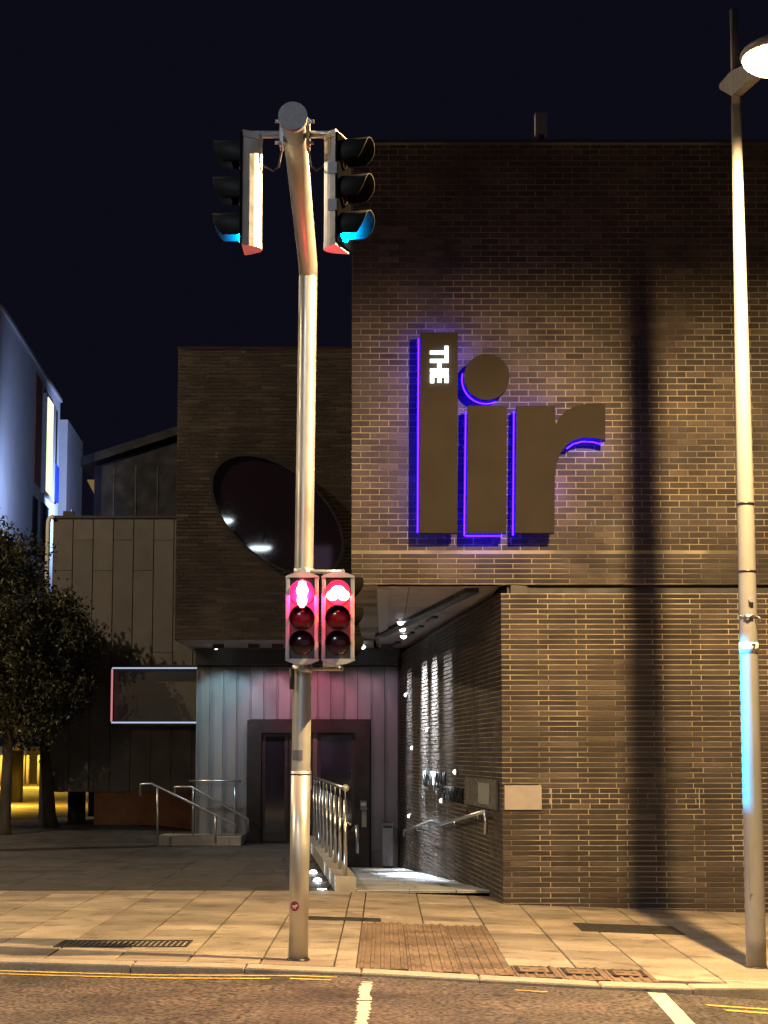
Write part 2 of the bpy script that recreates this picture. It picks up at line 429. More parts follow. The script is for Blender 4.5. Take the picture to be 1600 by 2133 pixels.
cover(1.06, 1.36, 15.62, 16.06, 'buff', 'small buff cover in the tactile strip, the one nearest the signal pole', group='small covers in the tactile strip', z=0.012)
cover(1.44, 1.74, 15.6, 16.04, 'buff', 'small buff cover in the tactile strip, middle one of the three', group='small covers in the tactile strip', z=0.012)
cover(1.82, 2.10, 15.6, 16.02, 'buff', 'small buff cover in the tactile strip, the one nearest the lamp post', group='small covers in the tactile strip', z=0.012)

# road paint
def stripe(name, pts, w, m, label, cat='road marking', seg=0.15, worn=0.0, group=None):
    b = MB(); out = []
    for (x0, y0), (x1, y1) in zip(pts, pts[1:]):
        n = max(1, int(math.hypot(x1-x0, y1-y0) / seg))
        for i in range(n): out.append((x0 + (x1-x0)*i/n, y0 + (y1-y0)*i/n))
    out.append(pts[-1]); L, Rr = [], []
    for i, (x, y) in enumerate(out):
        a = out[max(i-1, 0)]; c = out[min(i+1, len(out)-1)]
        d = Vector((c[0]-a[0], c[1]-a[1])).normalized(); nrm = Vector((-d.y, d.x)) * w / 2
        j = 1 - worn * rnd.random(); k = 1 - worn * rnd.random()
        L.append((x + nrm.x*j, y + nrm.y*j)); Rr.append((x - nrm.x*k, y - nrm.y*k))
    for i in range(len(out)):
        b.v.append((*L[i], road_z(L[i][0]) + 0.005)); b.v.append((*Rr[i], road_z(Rr[i][0]) + 0.005))
    for i in range(len(out) - 1):
        if worn and rnd.random() < worn * 0.22: continue
        b.f.append([2*i+1, 2*i+3, 2*i+2, 2*i]); b.t.append(0.5); b.sm.append(False)
    return tag(b.build(name, m), label, cat, group)
def kerb_line(off, x0, x1): return [(x, kerb_y(x) - off) for x in lin(x0, x1, 24)]
stripe('road_marking', kerb_line(0.16, -8, -0.36), 0.06, M['yellow'], 'yellow no-waiting line nearer the kerb, left of the crossing', worn=0.12, group='yellow lines along the kerb')
stripe('road_marking', kerb_line(0.36, -8, -0.40), 0.06, M['yellow'], 'yellow no-waiting line farther from the kerb, left of the crossing', worn=0.12, group='yellow lines along the kerb')
stripe('road_marking', kerb_line(0.62, 2.36, 7), 0.08, M['yellow'], 'yellow line nearer the kerb, to the right below the lamp post', worn=0.12, group='yellow lines along the kerb')
stripe('road_marking', kerb_line(0.86, 2.46, 7), 0.08, M['yellow'], 'yellow line farther from the kerb, to the right below the lamp post', worn=0.12, group='yellow lines along the kerb')
stripe('road_marking', [(0.98, 14.72), (1.22, 14.66)], 0.06, M['yellow'], 'short worn yellow dash by the kerb at the tactile paving', worn=0.6)
a = at(764, 2040, 14.95); b_ = at(758, 2133, 12.6)
stripe('road_marking', [(-0.135, 14.9), (-0.14, 12.9), (-0.15, 10.6)], 0.115, M['white'], 'worn white crossing line running from kerb to the bottom edge', seg=0.05, worn=0.55)
stripe('road_marking', [(2.06, 14.86), (2.02, 13.4), (1.95, 10.6)], 0.14, M['white'], 'solid cream crossing line at the right, slanting towards the camera', seg=0.2, worn=0.06)

# forecourt
def side_x(y): return 1.40 + (0.302 - 1.40) * (y - YW) / (YB - YW)
def plinth_x(y): return -0.34 + (-1.18 + 0.34) * (y - 24.05) / (36.0 - 24.05)
def fz(x, y):
    k = min(max((y - 36.0) / 6.0, 0), 1); k = k * k * (3 - 2 * k)
    s = min(max((-3.8 - x) / 1.0, 0), 1)
    return 0.15 * k * s
fb = MB(); ys = lin(24.06, 46, 44)
for y in ys:
    xr = plinth_x(min(y, 36.6)) - 0.26
    for i in range(41):
        x = -20 + (xr + 20) * (i / 40) ** 0.7
        fb.v.append((x, y, fz(x, y) - 0.015))
for j in range(len(ys) - 1):
    for i in range(40):
        fb.f.append([j*41+i, j*41+i+1, (j+1)*41+i+1, (j+1)*41+i]); fb.t.append(0.5); fb.sm.append(True)
forecourt = fb.build('forecourt', M['joint']); forecourt['kind'] = 'structure'
sb = MB(); y = 24.07
while y < 45.5:
    x = -16 + rnd.choice([0, 0.45]); d = 0.6
    while x < plinth_x(min(y, 36.6)) - 0.3:
        x1 = min(x + 0.9, plinth_x(min(y + d, 36.6)) - 0.27)
        if x1 - x > 0.1:
            z = rnd.uniform(-0.002, 0.002)
            q = [(x+.005, y+.005), (x1-.005, y+.005), (x1-.005, y+d-.005), (x+.005, y+d-.005)]
            tp = [(a_, b2, fz(a_, b2) + z) for a_, b2 in q]; bt = [(a_, b2, c - 0.03) for a_, b2, c in tp]
            sb.add(tp + bt, [(0,1,2,3), (0,4,5,1), (1,5,6,2), (2,6,7,3), (3,7,4,0)], rnd.random())
        x += 0.9
    y += d
fs_ = sb.build('paving_setts', M['granite'], forecourt); fs_['kind'] = 'stuff'
# far yard beyond, lit by yellow lamps
sheet('yard', lin(-40, 10, 20), lin(46, 140, 20), lambda x, y: 0.14 - max(0, (y - 60)) * 0.0, M['slab'])

# ramp beside the side wall
ramp = MB()
def rz(y): return -0.45 * (y - 24.06) / (36.6 - 24.06)
b = MB(); ys = lin(24.06, 37, 14)
for y in ys: b.v += [(plinth_x(min(y, 36.3)), y, rz(y) - 0.012), (side_x(y) + 0.05, y, rz(y) - 0.012)]
for j in range(len(ys) - 1): b.f.append([2*j, 2*j+1, 2*j+3, 2*j+2]); b.t.append(.5); b.sm.append(False)
ramp = b.build('ramp', M['joint']); ramp['kind'] = 'structure'
y = 24.07; k = 0
while y < 36.6:
    d = 0.9; xa, xb = plinth_x(min(y, 36.2)), side_x(y)
    cut = [xa, xa + (xb - xa) * (0.5 if k % 2 else 0.32), xb] if k % 2 else [xa, xa + (xb - xa) * 0.4, xa + (xb - xa) * 0.75, xb]
    for u0, u1 in zip(cut, cut[1:]):
        prism_top('ramp_slab', [(u0+.005, y+.005, rz(y)), (u1-.005, y+.005, rz(y)), (u1-.005, y+d-.005, rz(y+d)), (u0+.005, y+d-.005, rz(y+d))], 0.03, M['rampslab'], ramp)
    y += d; k += 1

# ------------------------------------------------------------------ theatre building
theatre = empty('theatre_building', (0, 0, 0), 'dark brick theatre with overhanging upper storey and lit letters on its front', 'building')
ZS = at(1000, 1217, YW).z; ZT = at(1000, 297, YW).z; ZL = at(1100, 1236, YW).z
XL = at(733, 760, YW).x; XC = at(1046, 1560, YW).x
def brick_box(b, o, u, n, L, H, dep, tone, jit=0.0018):
    """one brick lying in a wall: o lower left corner on the mortar plane, u along, n outwards"""
    up = Vector((0, 0, 1)); i = 0.0025
    j = dep + rnd.uniform(-jit, jit)
    P = [o, o + u*L, o + u*L + up*H, o + up*H]
    F = [o + u*i + up*i, o + u*(L-i) + up*i, o + u*(L-i) + up*(H-i), o + u*i + up*(H-i)]
    F = [p + n * (j + rnd.uniform(-0.0006, 0.0006)) for p in F]
    b.add(P + F, [(4,5,6,7), (0,1,5,4), (1,2,6,5), (2,3,7,6), (3,0,4,7)], tone)
def lay(o, u, n, length, z0, z1, L, H, joint=0.01, dep=0.009, offs=(0, 0.5), skip=None, emit=None):
    """brick courses; emit(s0, s1, z, H) receives the bricks, skip(s0, s1, z0, z1) leaves holes"""
    z = z0; k = 0
    while z + H * 0.5 < z1:
        h = min(H, z1 - z) - joint
        s = -L * offs[k % len(offs)]
        while s < length:
            a = max(s, 0); e = min(s + L - joint, length)
            if e - a > 0.03:
                for (a2, e2) in (skip(a, e, z, z + h) if skip else [(a, e)]):
                    if e2 - a2 > 0.025: emit(a2, e2, z, h)
            s += L
        z += H; k += 1
def tone(): return min(1, max(0, rnd.gauss(0.42, 0.24)))
NF = Vector((0, -1, 0)); UX = Vector((1, 0, 0))
def field(name, o, u, n, length, z0, z1, L, H, parent, **kw):
    b = MB(); o = Vector(o)
    lay(o, u, n, length, z0, z1, L, H, emit=lambda a, e, z, h: brick_box(b, Vector((o.x, o.y, 0)) + u*a + Vector((0,0,z)), u, n, e - a, h, 0.009, tone()), **kw)
    r = b.build(name, M['brick'], parent); r['kind'] = 'stuff'; return r

XR = 9.0
# upper storey
uw = MB()
uw.box((XL, YW + 0.009, ZS), (XR, YW + 0.30, ZT))
uw.box((XL, YW + 0.30, ZS), (XL + 0.3, 37.5, ZT)).box((XR - .3, YW + .3, ZS), (XR, 37.5, ZT)).box((XL + .3, 37.2, ZS), (XR - .3, 37.5, ZT))
uw.box((XL + 0.3, YW + 0.3, ZT - 0.5), (XR - 0.3, 37.2, ZT - 0.3))
upper = uw.build('upper_wall', M['mortar_dull'], theatre)
ZBAND = at(1000, 1146, YW).z
field('brick_courses', (XL + 0.002, YW + 0.009, 0), UX, NF, 5.9, ZBAND, ZT - 0.02, 0.225, 0.0752, upper)
field('brick_courses', (XL + 0.002, YW + 0.009, 0), UX, NF, 5.9, ZS + 0.012, ZBAND - 0.004, 0.45, 0.0605, upper, offs=(0.2, 0.7))
MB().box((XL - 0.02, YW - 0.015, ZT), (XR, YW + 0.34, ZT + 0.035)).build('coping', M['dark'], theatre)

# lower front wall with long thin bricks; a patch of ordinary bricks sits in it
XE = 5.6; ZB0 = -0.36
lw = MB().box((XC, YW + 0.009, ZB0), (XR, YW + 0.35, ZL)).build('lower_wall', M['mortar'], theatre)
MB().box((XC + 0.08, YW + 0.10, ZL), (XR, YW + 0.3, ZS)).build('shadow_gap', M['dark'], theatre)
pz1, pz0 = at(1200, 1637, YW).z, at(1200, 1689, YW).z
px0, px1 = at(1150, 1660, YW).x - XC, at(1458, 1660, YW).x - XC
qx0, qx1 = at(1050, 1660, YW).x - XC, at(1128, 1660, YW).x - XC
# snap the patch to the courses
H1 = 0.0605
nz0 = round((pz0 - ZB0) / H1); nz1 = round((pz1 - ZB0) / H1); pz0 = ZB0 + nz0 * H1; pz1 = ZB0 + nz1 * H1
def skip_patch(a, e, z0, z1):
    if z1 <= pz0 + 0.005 or z0 >= pz1 - 0.005: return [(a, e)]
    out = []
    if a < px0 - 0.01: out.append((a, min(e, px0 - 0.01)))
    if e > px1: out.append((max(a, px1), e))
    return out
lows = []
lay(Vector((XC, 0, 0)), UX, NF, XE - XC, ZB0, ZL, 0.4535, H1, offs=(0.76, 0.02), skip=skip_patch, emit=lambda a, e, z, h: lows.append((a, e, z, h)))
HP = (pz1 - pz0) / 4
lay(Vector((XC + px0, 0, 0)), UX, NF, px1 - px0 - 0.01, pz0, pz1, 0.2265, HP, offs=(0.0, 0.5), emit=lambda a, e, z, h: lows.append((a + px0, e + px0, z, h)))
vis = lambda q: (at(0, 0, YW) and 0.02 < q[2] < ZL) and XC + q[1] < 4.42
order = sorted([q for q in lows if vis(q)], key=lambda q: -(q[1] - q[0]) * q[3])
single = set(order[:300]); shared = {}
rest = MB()
for q in lows:
    a, e, z, h = q; o = Vector((XC + a, YW + 0.009, z))
    if q in single:
        key = (round(e - a, 3), round(h, 4))
        if key not in shared: shared[key] = []
        if len(shared[key]) < 5:
            b = MB(); brick_box(b, Vector((0, 0, 0)), UX, NF, e - a, h, 0.009, 0.5, 0.0025); shared[key].append(b.mesh('brick', M['brick_one']))
        ob = new_obj('brick', rnd.choice(shared[key]), lw); ob.location = o
    else: brick_box(rest, o, UX, NF, e - a, h, 0.009, tone())
rr = rest.build('brick_courses', M['brick'], lw); rr['kind'] = 'stuff'

# side wall running back to the entrance
SU = Vector((side_x(YB) - XC, YB - YW, 0)); SL = SU.length; SU.normalize(); SN = Vector((-SU.y, SU.x, 0))
sw = MB().obox(Vector((XC, YW, -0.9)) - SN * 0.009 + SU * 0.02, SU * (SL - 0.02), -SN * 0.3, (0, 0, ZL + 0.9)).build('side_wall', M['mortar'], theatre, recalc=True)
field('brick_courses', Vector((XC, YW, 0)) - SN * 0.009 + SU * 0.01, SU, SN, SL - 0.02, ZB0 - H1 * 9, ZL, 0.4535, H1, sw, offs=(0.24, 0.98))
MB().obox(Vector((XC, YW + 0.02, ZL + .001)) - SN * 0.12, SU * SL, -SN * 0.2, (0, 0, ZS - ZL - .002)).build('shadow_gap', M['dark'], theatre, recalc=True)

# left wing
YG = 34.1; WX0 = at(368, 1000, YG).x; WZ1 = at(500, 727, YG).z
wg = MB().box((WX0, YG + 0.009, ZS), (XL + 0.25, 38.5, WZ1)).build('wing_wall', M['mortar_dull'], theatre)
field('brick_courses', (WX0, YG + 0.009, 0), UX, NF, XL + 0.2 - WX0, ZS, WZ1 - 0.02, 0.34, 0.0665, wg, offs=(0.3, 0.8, 0.55))
MB().box((WX0 - 0.02, YG - 0.02, WZ1), (XL + 0.2, 38.5, WZ1 + 0.04)).build('coping', M['dark'], theatre)

# soffit boards
sof = MB().box((XL + 0.3, YW + 0.30, ZS + 0.03), (XC + 0.5, YB, ZS + 0.09)).build('soffit', M['dark'], theatre)
yy = [YW + 0.005, 24.5, 26.5, 28.6, 30.7, 32.8, 34.9, YB]
for a, b2 in zip(yy, yy[1:]):
    for x0, x1 in ((XL + 0.30, 0.30), (0.31, 1.6)):
        MB().box((x0, a + 0.006, ZS), (min(x1, XC - 0.01), b2 - 0.006, ZS + 0.028)).build('soffit_board', M['soffit'], sof)
for x0, x1 in ((WX0 + .05, -2.6), (-2.59, -1.5), (-1.49, XL + 0.2)):
    MB().box((x0, YG + 0.05, ZS - 0.012), (x1, YB, ZS - 0.002)).build('soffit_board', M['soffit'], sof)
MB().box((XL + 0.31, YW + 0.4, ZS - 0.03), (XL + 0.45, 34.0, ZS - 0.002)).build('edge_trim', M['trim'], sof)
MB().obox((1.0, YW + 0.5, ZS - 0.06), (0.16, 0, 0), (-1.15, 9.0, 0), (0, 0, 0.055)).build('soffit_shade_band', M['dark'], sof, recalc=True)  # dark strip standing in for the shadow band across the soffit

# entrance wall: standing-seam strips
CX0 = at(408, 1600, YB).x; CX1 = side_x(YB) - 0.03; ZC = at(600, 1389, YB).z
cw = MB().box((CX0, YB + 0.04, -0.6), (CX1 + 0.5, YB + 5.0, ZS)).build('entrance_wall', M['dark'], theatre)
MB().box((CX0, YB - 0.35, ZC + 0.02), (CX1, YB + 0.04, ZS - 0.014)).build('bulkhead', M['black'], theatre)
PX0, PX1 = at(516, 1600, YB).x, at(770, 1600, YB).x; PZ = at(600, 1500, YB - .2).z
n = 15
for i in range(n):
    x0 = CX0 + (CX1 - CX0) * i / n; x1 = CX0 + (CX1 - CX0) * (i + 1) / n
    zb = PZ + 0.02 if (x0 > PX0 - 0.05 and x1 < PX1 + 0.05) else (-0.02 if x1 < PX0 + 0.3 else -0.46)
    b = MB(); b.box((x0 + 0.012, YB, zb), (x1 - 0.012, YB + 0.04, ZC))
    b.box((x0 + 0.0, YB - 0.045, zb), (x0 + 0.018, YB + 0.039, ZC))
    b.build('cladding_strip', M['clad'], cw)
# coloured wash lights hidden above the cladding
for x, colr, w in ((CX0 + 0.55, (0.52, 0.88, 1.0), 15), (CX0 + 1.2, (0.75, 0.72, 0.9), 9), (-1.95, (1.0, 0.30, 0.42), 12), (-1.25, (1.0, 0.22, 0.34), 15), (-0.55, (1.0, 0.42, 0.55), 8), (0.05, (0.8, 0.55, 0.75), 4)):
    hx = MB().box((x - 0.1, 35.15, ZS - 0.10), (x + 0.1, 35.3, ZS - 0.016)).build('wash_light', M['black'], theatre)
    light('wash_lamp', 'SPOT', (x, 35.33, ZS - 0.11), w * 6.5, colr, (x, YB, 2.25), theatre, spot_size=R(60), spot_blend=0.55, shadow_soft_size=0.05)

# door portal
pt = MB(); D0 = YB - 0.22; w = 0.27
pt.box((PX0, D0, PZ - 0.24), (PX1, YB - 0.002, PZ)); pt.box((PX0, D0, -0.02), (PX0 + w, YB - 0.002, PZ - 0.24)); pt.box((PX1 - w, D0, -0.46), (PX1, YB - 0.002, PZ - 0.24))
portal = pt.build('door_portal', M['portal'], theatre)
IX0, IX1, IZ = PX0 + w, PX1 - w, PZ - 0.24
MB().box((IX0, YB - 0.03, -0.45), (IX1, YB - 0.003, IZ)).build('door_backing', M['black'], portal)
def leaf(x0, x1, z0):
    b = MB(); f = 0.06; y0, y1 = YB - 0.09, YB - 0.04
    b.box((x0, y0, z0), (x0 + f, y1, IZ - .01)).box((x1 - f, y0, z0), (x1, y1, IZ - .01)).box((x0 + f, y0, IZ - f - .01), (x1 - f, y1, IZ - .01)).box((x0 + f, y0, z0), (x1 - f, y1, z0 + 0.12))
    o = b.build('door_leaf', M['dark'], theatre); o.parent = portal
    MB().box((x0 + f, YB - 0.07, z0 + 0.12), (x1 - f, YB - 0.06, IZ - f - .01)).build('pane', M['glass'], portal)
mid = at(652, 1600, YB).x
leaf(IX0 + 0.01, at(600, 1600, YB).x, 0.03); leaf(at(603, 1600, YB).x, mid - 0.005, 0.03); leaf(mid + 0.09, IX1 - 0.01, 0.03)
MB().box((mid, YB - 0.12, 0.02), (mid + 0.085, YB - 0.03, IZ)).build('mullion', M['trim'], portal).data.materials[0] = mat('mullion_metal', (0.13, 0.11, 0.10), 0.5, metal=0.4)
MB().box((mid - 0.04, YB - 0.14, 1.0), (mid - 0.02, YB - 0.10, 1.35)).build('door_handle', M['steel'], portal)

# oval window on the wing
cen = at(578, 1074, YG); tpx = YG / (FPX * _c)
ow = []
for i in range(64):
    t = 2 * math.pi * i / 64; ow.append((165 * math.cos(t), 95 * math.sin(t)))
th = R(40.3)
def oval(k, extra=0.0):
    return [Vector((cen.x + tpx * ((x + extra * x / 165) * k * math.cos(th) - (y + extra * y / 95) * k * math.sin(th)), YG,
                    cen.z - tpx * ((x + extra * x / 165) * k * math.sin(th) + (y + extra * y / 95) * k * math.cos(th)))) for x, y in ow]
outer, inner = oval(1.0), oval(0.955)
b = MB(); k = 64
fr = [p + Vector((0, -0.16, 0)) for p in outer]; fi = [p + Vector((0, -0.16, 0)) for p in inner]; bi = [p + Vector((0, -0.10, 0)) for p in inner]
b.add(outer + fr + fi + bi, [(i, (i+1)%k, k+(i+1)%k, k+i) for i in range(k)] + [(k+i, k+(i+1)%k, 2*k+(i+1)%k, 2*k+i) for i in range(k)] + [(2*k+i, 2*k+(i+1)%k, 3*k+(i+1)%k, 3*k+i) for i in range(k)])
owf = b.build('oval_window', M['dark'], theatre, recalc=True)
b = MB(); b.add([p + Vector((0, -0.105, 0)) for p in inner], [tuple(range(k))[::-1]]); b.build('oval_pane', M['mirror_glass'], owf)

# downlights in the soffit
def downlight(x, y, w, spot=82, aim=0.0, z=ZS):
    b = MB(); b.tube([(x, y, z - 0.035), (x, y, z - 0.004)], 0.075, 16); f = b.build('downlight', M['steel'], sof)
    b = MB(); b.sphere((x, y, z - 0.04), 0.05, 12, 6, (1, 1, 0.9)); b.build('downlight_lamp', M['spot'], sof)
    light('downlight_beam', 'SPOT', (x, y, z - 0.09), w, (0.86, 0.96, 1.0), (x + aim * 1.6, y, 0.6), sof, spot_size=R(spot), spot_blend=0.5, shadow_soft_size=0.03)
downlight(0.25, 28.9, 60, 70); downlight(0.29, 30.5, 60, 70); downlight(0.33, 32.4, 60, 70)
for y, w, ln in ((34.9, 30, .8), (32.1, 120, .8), (30.5, 95, .7), (28.6, 24, 1.0)):
    o = Vector((side_x(y), y, ZS - 0.045)) + SN * 0.24
    MB().obox(o - SU * (ln / 2) - SN * 0.04 + Vector((0, 0, .006)), SU * ln, SN * 0.08, (0, 0, .032)).build('wall_washer', M['black'], sof, recalc=True)
    dr = (-SN * 0.16 + Vector((0, 0, -1))).normalized()
    L = light('wall_washer_beam', 'AREA', o, w, (0.84, 0.93, 1.0), None, sof, shape='RECTANGLE', size=ln, size_y=0.05, spread=R(38))
    zl = -dr; xl = SU.copy(); yl_ = zl.cross(xl).normalized(); xl = yl_.cross(zl)
    L.rotation_euler = Matrix((xl, yl_, zl)).transposed().to_euler()
downlight(-3.1, 35.5, 25, z=ZS - 0.014); downlight(-0.39, 35.3, 18, z=ZS - 0.014)

# small round lights and vents on the side wall
def on_side(px, py):
    """point of the side wall measured on the photograph"""
    y = YW
    for _ in range(60):
        p = at(px, py, y); y += (side_x(y) - p.x) / 0.1 * 0.5
    return at(px, py, y)
for px, py in ((895, 1520), (863, 1558), (954, 1608), (925, 1668), (850, 1448), (857, 1700)):
    p = on_side(px, py); q = p + SN * 0.04
    MB().tube([p, q], 0.05, 14).build('wall_light', M['steel'], sw); MB().sphere(q, 0.032, 10, 6).build('wall_light_lamp', M['warmspot'], sw)
for px, py in ((851, 1422), (872, 1522), (930, 1595), (882, 1663), (974, 1692)):
    p = on_side(px, py); MB().tube([p, p + SN * 0.02], 0.03, 10).build('vent_hole', M['black'], sw)

# lettering on the side wall
def wall_text(s, px, py, size):
    me = text_mesh('wall_lettering', s, size, M['ink'], 0.012, 0.004); o = new_obj('wall_lettering', me, sw)
    p = on_side(px, py) + SN * 0.03
    o.matrix_world = Matrix.Translation(p) @ Matrix((( -SU.x, 0, SN.x, 0), (-SU.y, 0, SN.y, 0), (0, 1, 0, 0), (0, 0, 0, 1)))
wall_text('NATIONAL ACADEMY', 908, 1625, 0.34)
wall_text('OF DRAMATIC ART', 947, 1656, 0.30)
# notice board and stone plaque
p0, p1 = on_side(974, 1650), on_side(1040, 1650)
nb = MB().obox(Vector((p1.x, p1.y, 1.0)) + SN * 0.012, (p0 - p1) * Vector((1, 1, 0)) if False else Vector((p0.x - p1.x, p0.y - p1.y, 0)), SN * 0.03, (0, 0, 0.36))
nbo = nb.build('notice_board', M['notice'], None, recalc=True); tag(nbo, 'glazed notice board on the brick side wall next to the corner', 'notice board')
q0 = Vector((p1.x, p1.y, 0)) + (Vector((p0.x, p0.y, 0)) - Vector((p1.x, p1.y, 0))) * 0.18; q1 = Vector((p1.x, p1.y, 0)) + (Vector((p0.x, p0.y, 0)) - Vector((p1.x, p1.y, 0))) * 0.52
MB().obox(q0 + SN * 0.044 + Vector((0, 0, 1.05)), q1 - q0, SN * 0.004, (0, 0, 0.26)).build('notice_sheet', M['paper'], nbo, recalc=True)
a, b2 = at(1051, 1687, YW), at(1128, 1636, YW)
pl = MB().box((a.x, YW - 0.03, a.z), (b2.x, YW + 0.004, b2.z)).build('stone_plaque', M['plaque'], None, bevel=0.006)
tag(pl, 'blank pale stone plaque on the brick wall at the corner', 'plaque')

# ------------------------------------------------------------------ the sign on the upper wall
YF = YW - 0.36                                # front faces of the letters
sign = empty('building_sign', at(1066, 900, YF), 'large raised lower-case letters l i r with violet backlight on the upper brick wall', 'sign')
def letter(name, pts, depth=0.15):
    P = [at(px, py, YF) for px, py in pts]; P = [Vector((p.x, YF, p.z)) for p in P]
    b = MB(); b.prism(P, (0, depth, 0)); o = b.build(name, M['letter'], None, recalc=True)
    o.parent = sign; o.matrix_parent_inverse = Matrix.Translation(-sign.location)
    return o
def led(pts, off, parent):
    """violet strip fixed behind a letter's edge"""
    P = [Vector((at(px, py, YF).x, YF + 0.15 + off, at(px, py, YF).z)) for px, py in pts]
    o = MB().tube(P, 0.0085, 6).build('led_strip', M['purple'], parent); return o
def lparts(o, strips):
    for s in strips:
        q = led(s, 0.015, None); q.parent = o
l_ = letter('letter', [(876, 692), (954, 692), (953, 1110), (874, 1110)])
lparts(l_, [[(872.5, 700), (870.5, 1106)], [(880, 697), (950, 697)], [(950, 702), (950, 800)]])
d_ = letter('letter_dot', [(1014 + 47.5 * math.cos(2*math.pi*i/48), 785 + 48 * math.sin(2*math.pi*i/48)) for i in range(48)])
lparts(d_, [[(1014 + 50.5 * math.cos(R(t)), 785 + 51 * math.sin(R(t))) for t in range(66, 196, 8)]])
i_ = letter('letter', [(975, 845), (1056, 845), (1055, 1110), (972, 1110)])
lparts(i_, [[(971.5, 852), (968.5, 1112)], [(970, 1113), (1048, 1113)], [(980, 849), (1052, 849)]])
arm = [(1157, 885), (1166, 869), (1180, 855), (1198, 846), (1222, 841), (1261, 840), (1261, 917), (1240, 912), (1216, 911), (1196, 916), (1180, 927), (1168, 944), (1160, 965), (1156, 990)]
r_ = letter('letter', [(1076, 845), (1156, 845)] + arm + [(1155, 1110), (1074, 1110)])
lparts(r_, [[(1072.5, 852), (1070.5, 1112)], [(1082, 849), (1150, 849)], [(1258, 921), (1238, 916), (1216, 915), (1197, 920), (1183, 930)], [(1150, 990), (1150, 1040)]])
tm = text_mesh('lettering', 'THE', 0.36, M['the'], 0.012, 0.012)
to = new_obj('lettering', tm, None); cc = at(913, 760, YF)
wdt = max(v.co.x for v in tm.vertices) - min(v.co.x for v in tm.vertices); hgt = max(v.co.y for v in tm.vertices) - min(v.co.y for v in tm.vertices)
sx = (at(0, 722, YF).z - at(0, 798, YF).z) / wdt; sy = (at(933, 760, YF).x - at(895, 760, YF).x) / hgt
to.matrix_world = Matrix.Translation((cc.x, YF - 0.015, cc.z)) @ Matrix(((0, 1, 0, 0), (0, 0, -1, 0), (-1, 0, 0, 0), (0, 0, 0, 1))) @ Matrix.Diagonal((sx, sy, 1, 1))
to.parent = l_

# ------------------------------------------------------------------ street lamps
LX, LY = 3.17, 16.7
def street_lamp():
    t = empty('street_lamp', (0, 0, 0))
    prof = [(0, .087), (0.25, .086), (2.0, .082), (4.0, .074), (5.5, .063), (6.8, .05), (7.6, .043)]
    b = MB(); b.tube([(0, 0, z) for z, r in prof], [r for z, r in prof], 24); b.build('post', M['lamp_paint'], t)
    MB().tube([(0, 0, 7.6), (0, 0, 8.5)], [.04, .036], 16).build('post_top', M['lamp_paint'], t)
    # blade arm through the post, deeper at its rear end
    A = at(1508, 180, 17.35) - Vector((LX, LY, zg(LX))); hc = at(1632, 120, 14.65) - Vector((LX, LY, zg(LX))); B = hc + Vector((-.02, .3, .10))
    b = MB(); w = Vector((0.045, 0, 0))
    Q = A + (B - A) * (-A.y / (B.y - A.y))
    P = [A + Vector((0, 0, .02)), A - Vector((0, 0, .025)), Q - Vector((0, 0, .15)), B - Vector((0, 0, .04)), B + Vector((0, 0, .05)), Q + Vector((0, 0, .08))]
    b.prism([p - w for p in P], w * 2); b.build('arm', M['lamp_paint'], t, recalc=True)
    MB().sphere(hc + Vector((0, 0, 0.03)), 0.34, 28, 12, (1.0, 1.25, 0.27)).build('lamp_housing', M['lamp_paint'], t)
    b = MB(); b.sphere(hc, 0.32, 28, 12, (1.0, 1.2, 0.32)); b.build('lamp_bowl', M['bowl'], t)
    for z in (3.98, 3.385):
        MB().tube([(0, 0, z - 0.009), (0, 0, z + 0.009)], .0795, 24).build('band', M['black'], t)
    b = MB(); b.tube([(0, 0, 2.98), (0, 0, 3.002)], .083, 24); b.tube([(0.05, -0.075, 2.99), (0.09, -0.10, 2.97), (0.085, -0.09, 2.94)], .008, 6); b.tube([(-0.05, -0.075, 2.995), (-0.02, -0.095, 2.98), (0.03, -0.09, 2.995)], .008, 6); b.build('clamp', M['steel'], t)
    MB().tube([(0.01, -0.07, 3.13), (0.015, -0.10, 3.13)], .022, 12).build('knob', M['galv'], t)
    MB().tube([(0, 0, 2.675), (0, 0, 2.765)], .0828, 32).build('number_band', M['sticker_white'], t)
    me = text_mesh('number', '7', 0.075, M['ink'], 0.001, 0.002); o = new_obj('number', me, t)
    o.matrix_local = Matrix.Translation((0.028, -0.0805, 2.72)) @ Matrix.Rotation(R(18), 4, 'Z') @ Matrix.Rotation(R(90), 4, 'X')
    b = MB(); b.box((-0.055, -0.082, 0.62), (0.0, -0.06, 1.05)); b.build('service_door', M['lamp_paint'], t)
    MB().tube([(0, 0, -0.02), (0, 0, 0.012)], .092, 24).build('collar', M['iron'], t)
    L = light('lamp_light', 'SPOT', hc + Vector((0.022, 0, -0.165)), LAMP_W, LAMP_COL, hc + Vector((0, 0.5, -5)), t, spot_size=R(179), spot_blend=0.30, shadow_soft_size=0.045)
    return t
def copy_tree(o, parent=None):
    c = o.copy(); COL.objects.link(c)
    if parent is not None: c.parent = parent
    if c.type == 'LIGHT': c.data = c.data.copy()
    for ch in list(o.children):
        k = copy_tree(ch, c); k.matrix_parent_inverse = ch.matrix_parent_inverse.copy()
    return c
GL = 'street lamps along the road'
lamp = street_lamp(); lamp.location = (LX, LY, zg(LX)); tag(lamp, 'tall pale grey lamp post with lit bowl and number band at the right kerb', 'street lamp', GL)
def another(loc, rz, sc, w, label, colr=None):
    t = copy_tree(lamp); t.location = loc; t.rotation_euler.z = rz; t.scale = (sc, sc, sc); t['label'] = label
    for ch in t.children:
        if ch.type == 'LIGHT':
            ch.data.energy = w
            if colr: ch.data.color = colr
    return t
another((-10.8, 31.6, 0.0), R(-60), 1.9, LAMP_TREE_W, 'tall lamp post outside the frame, left of the leafy tree', (1.0, 0.79, 0.53))
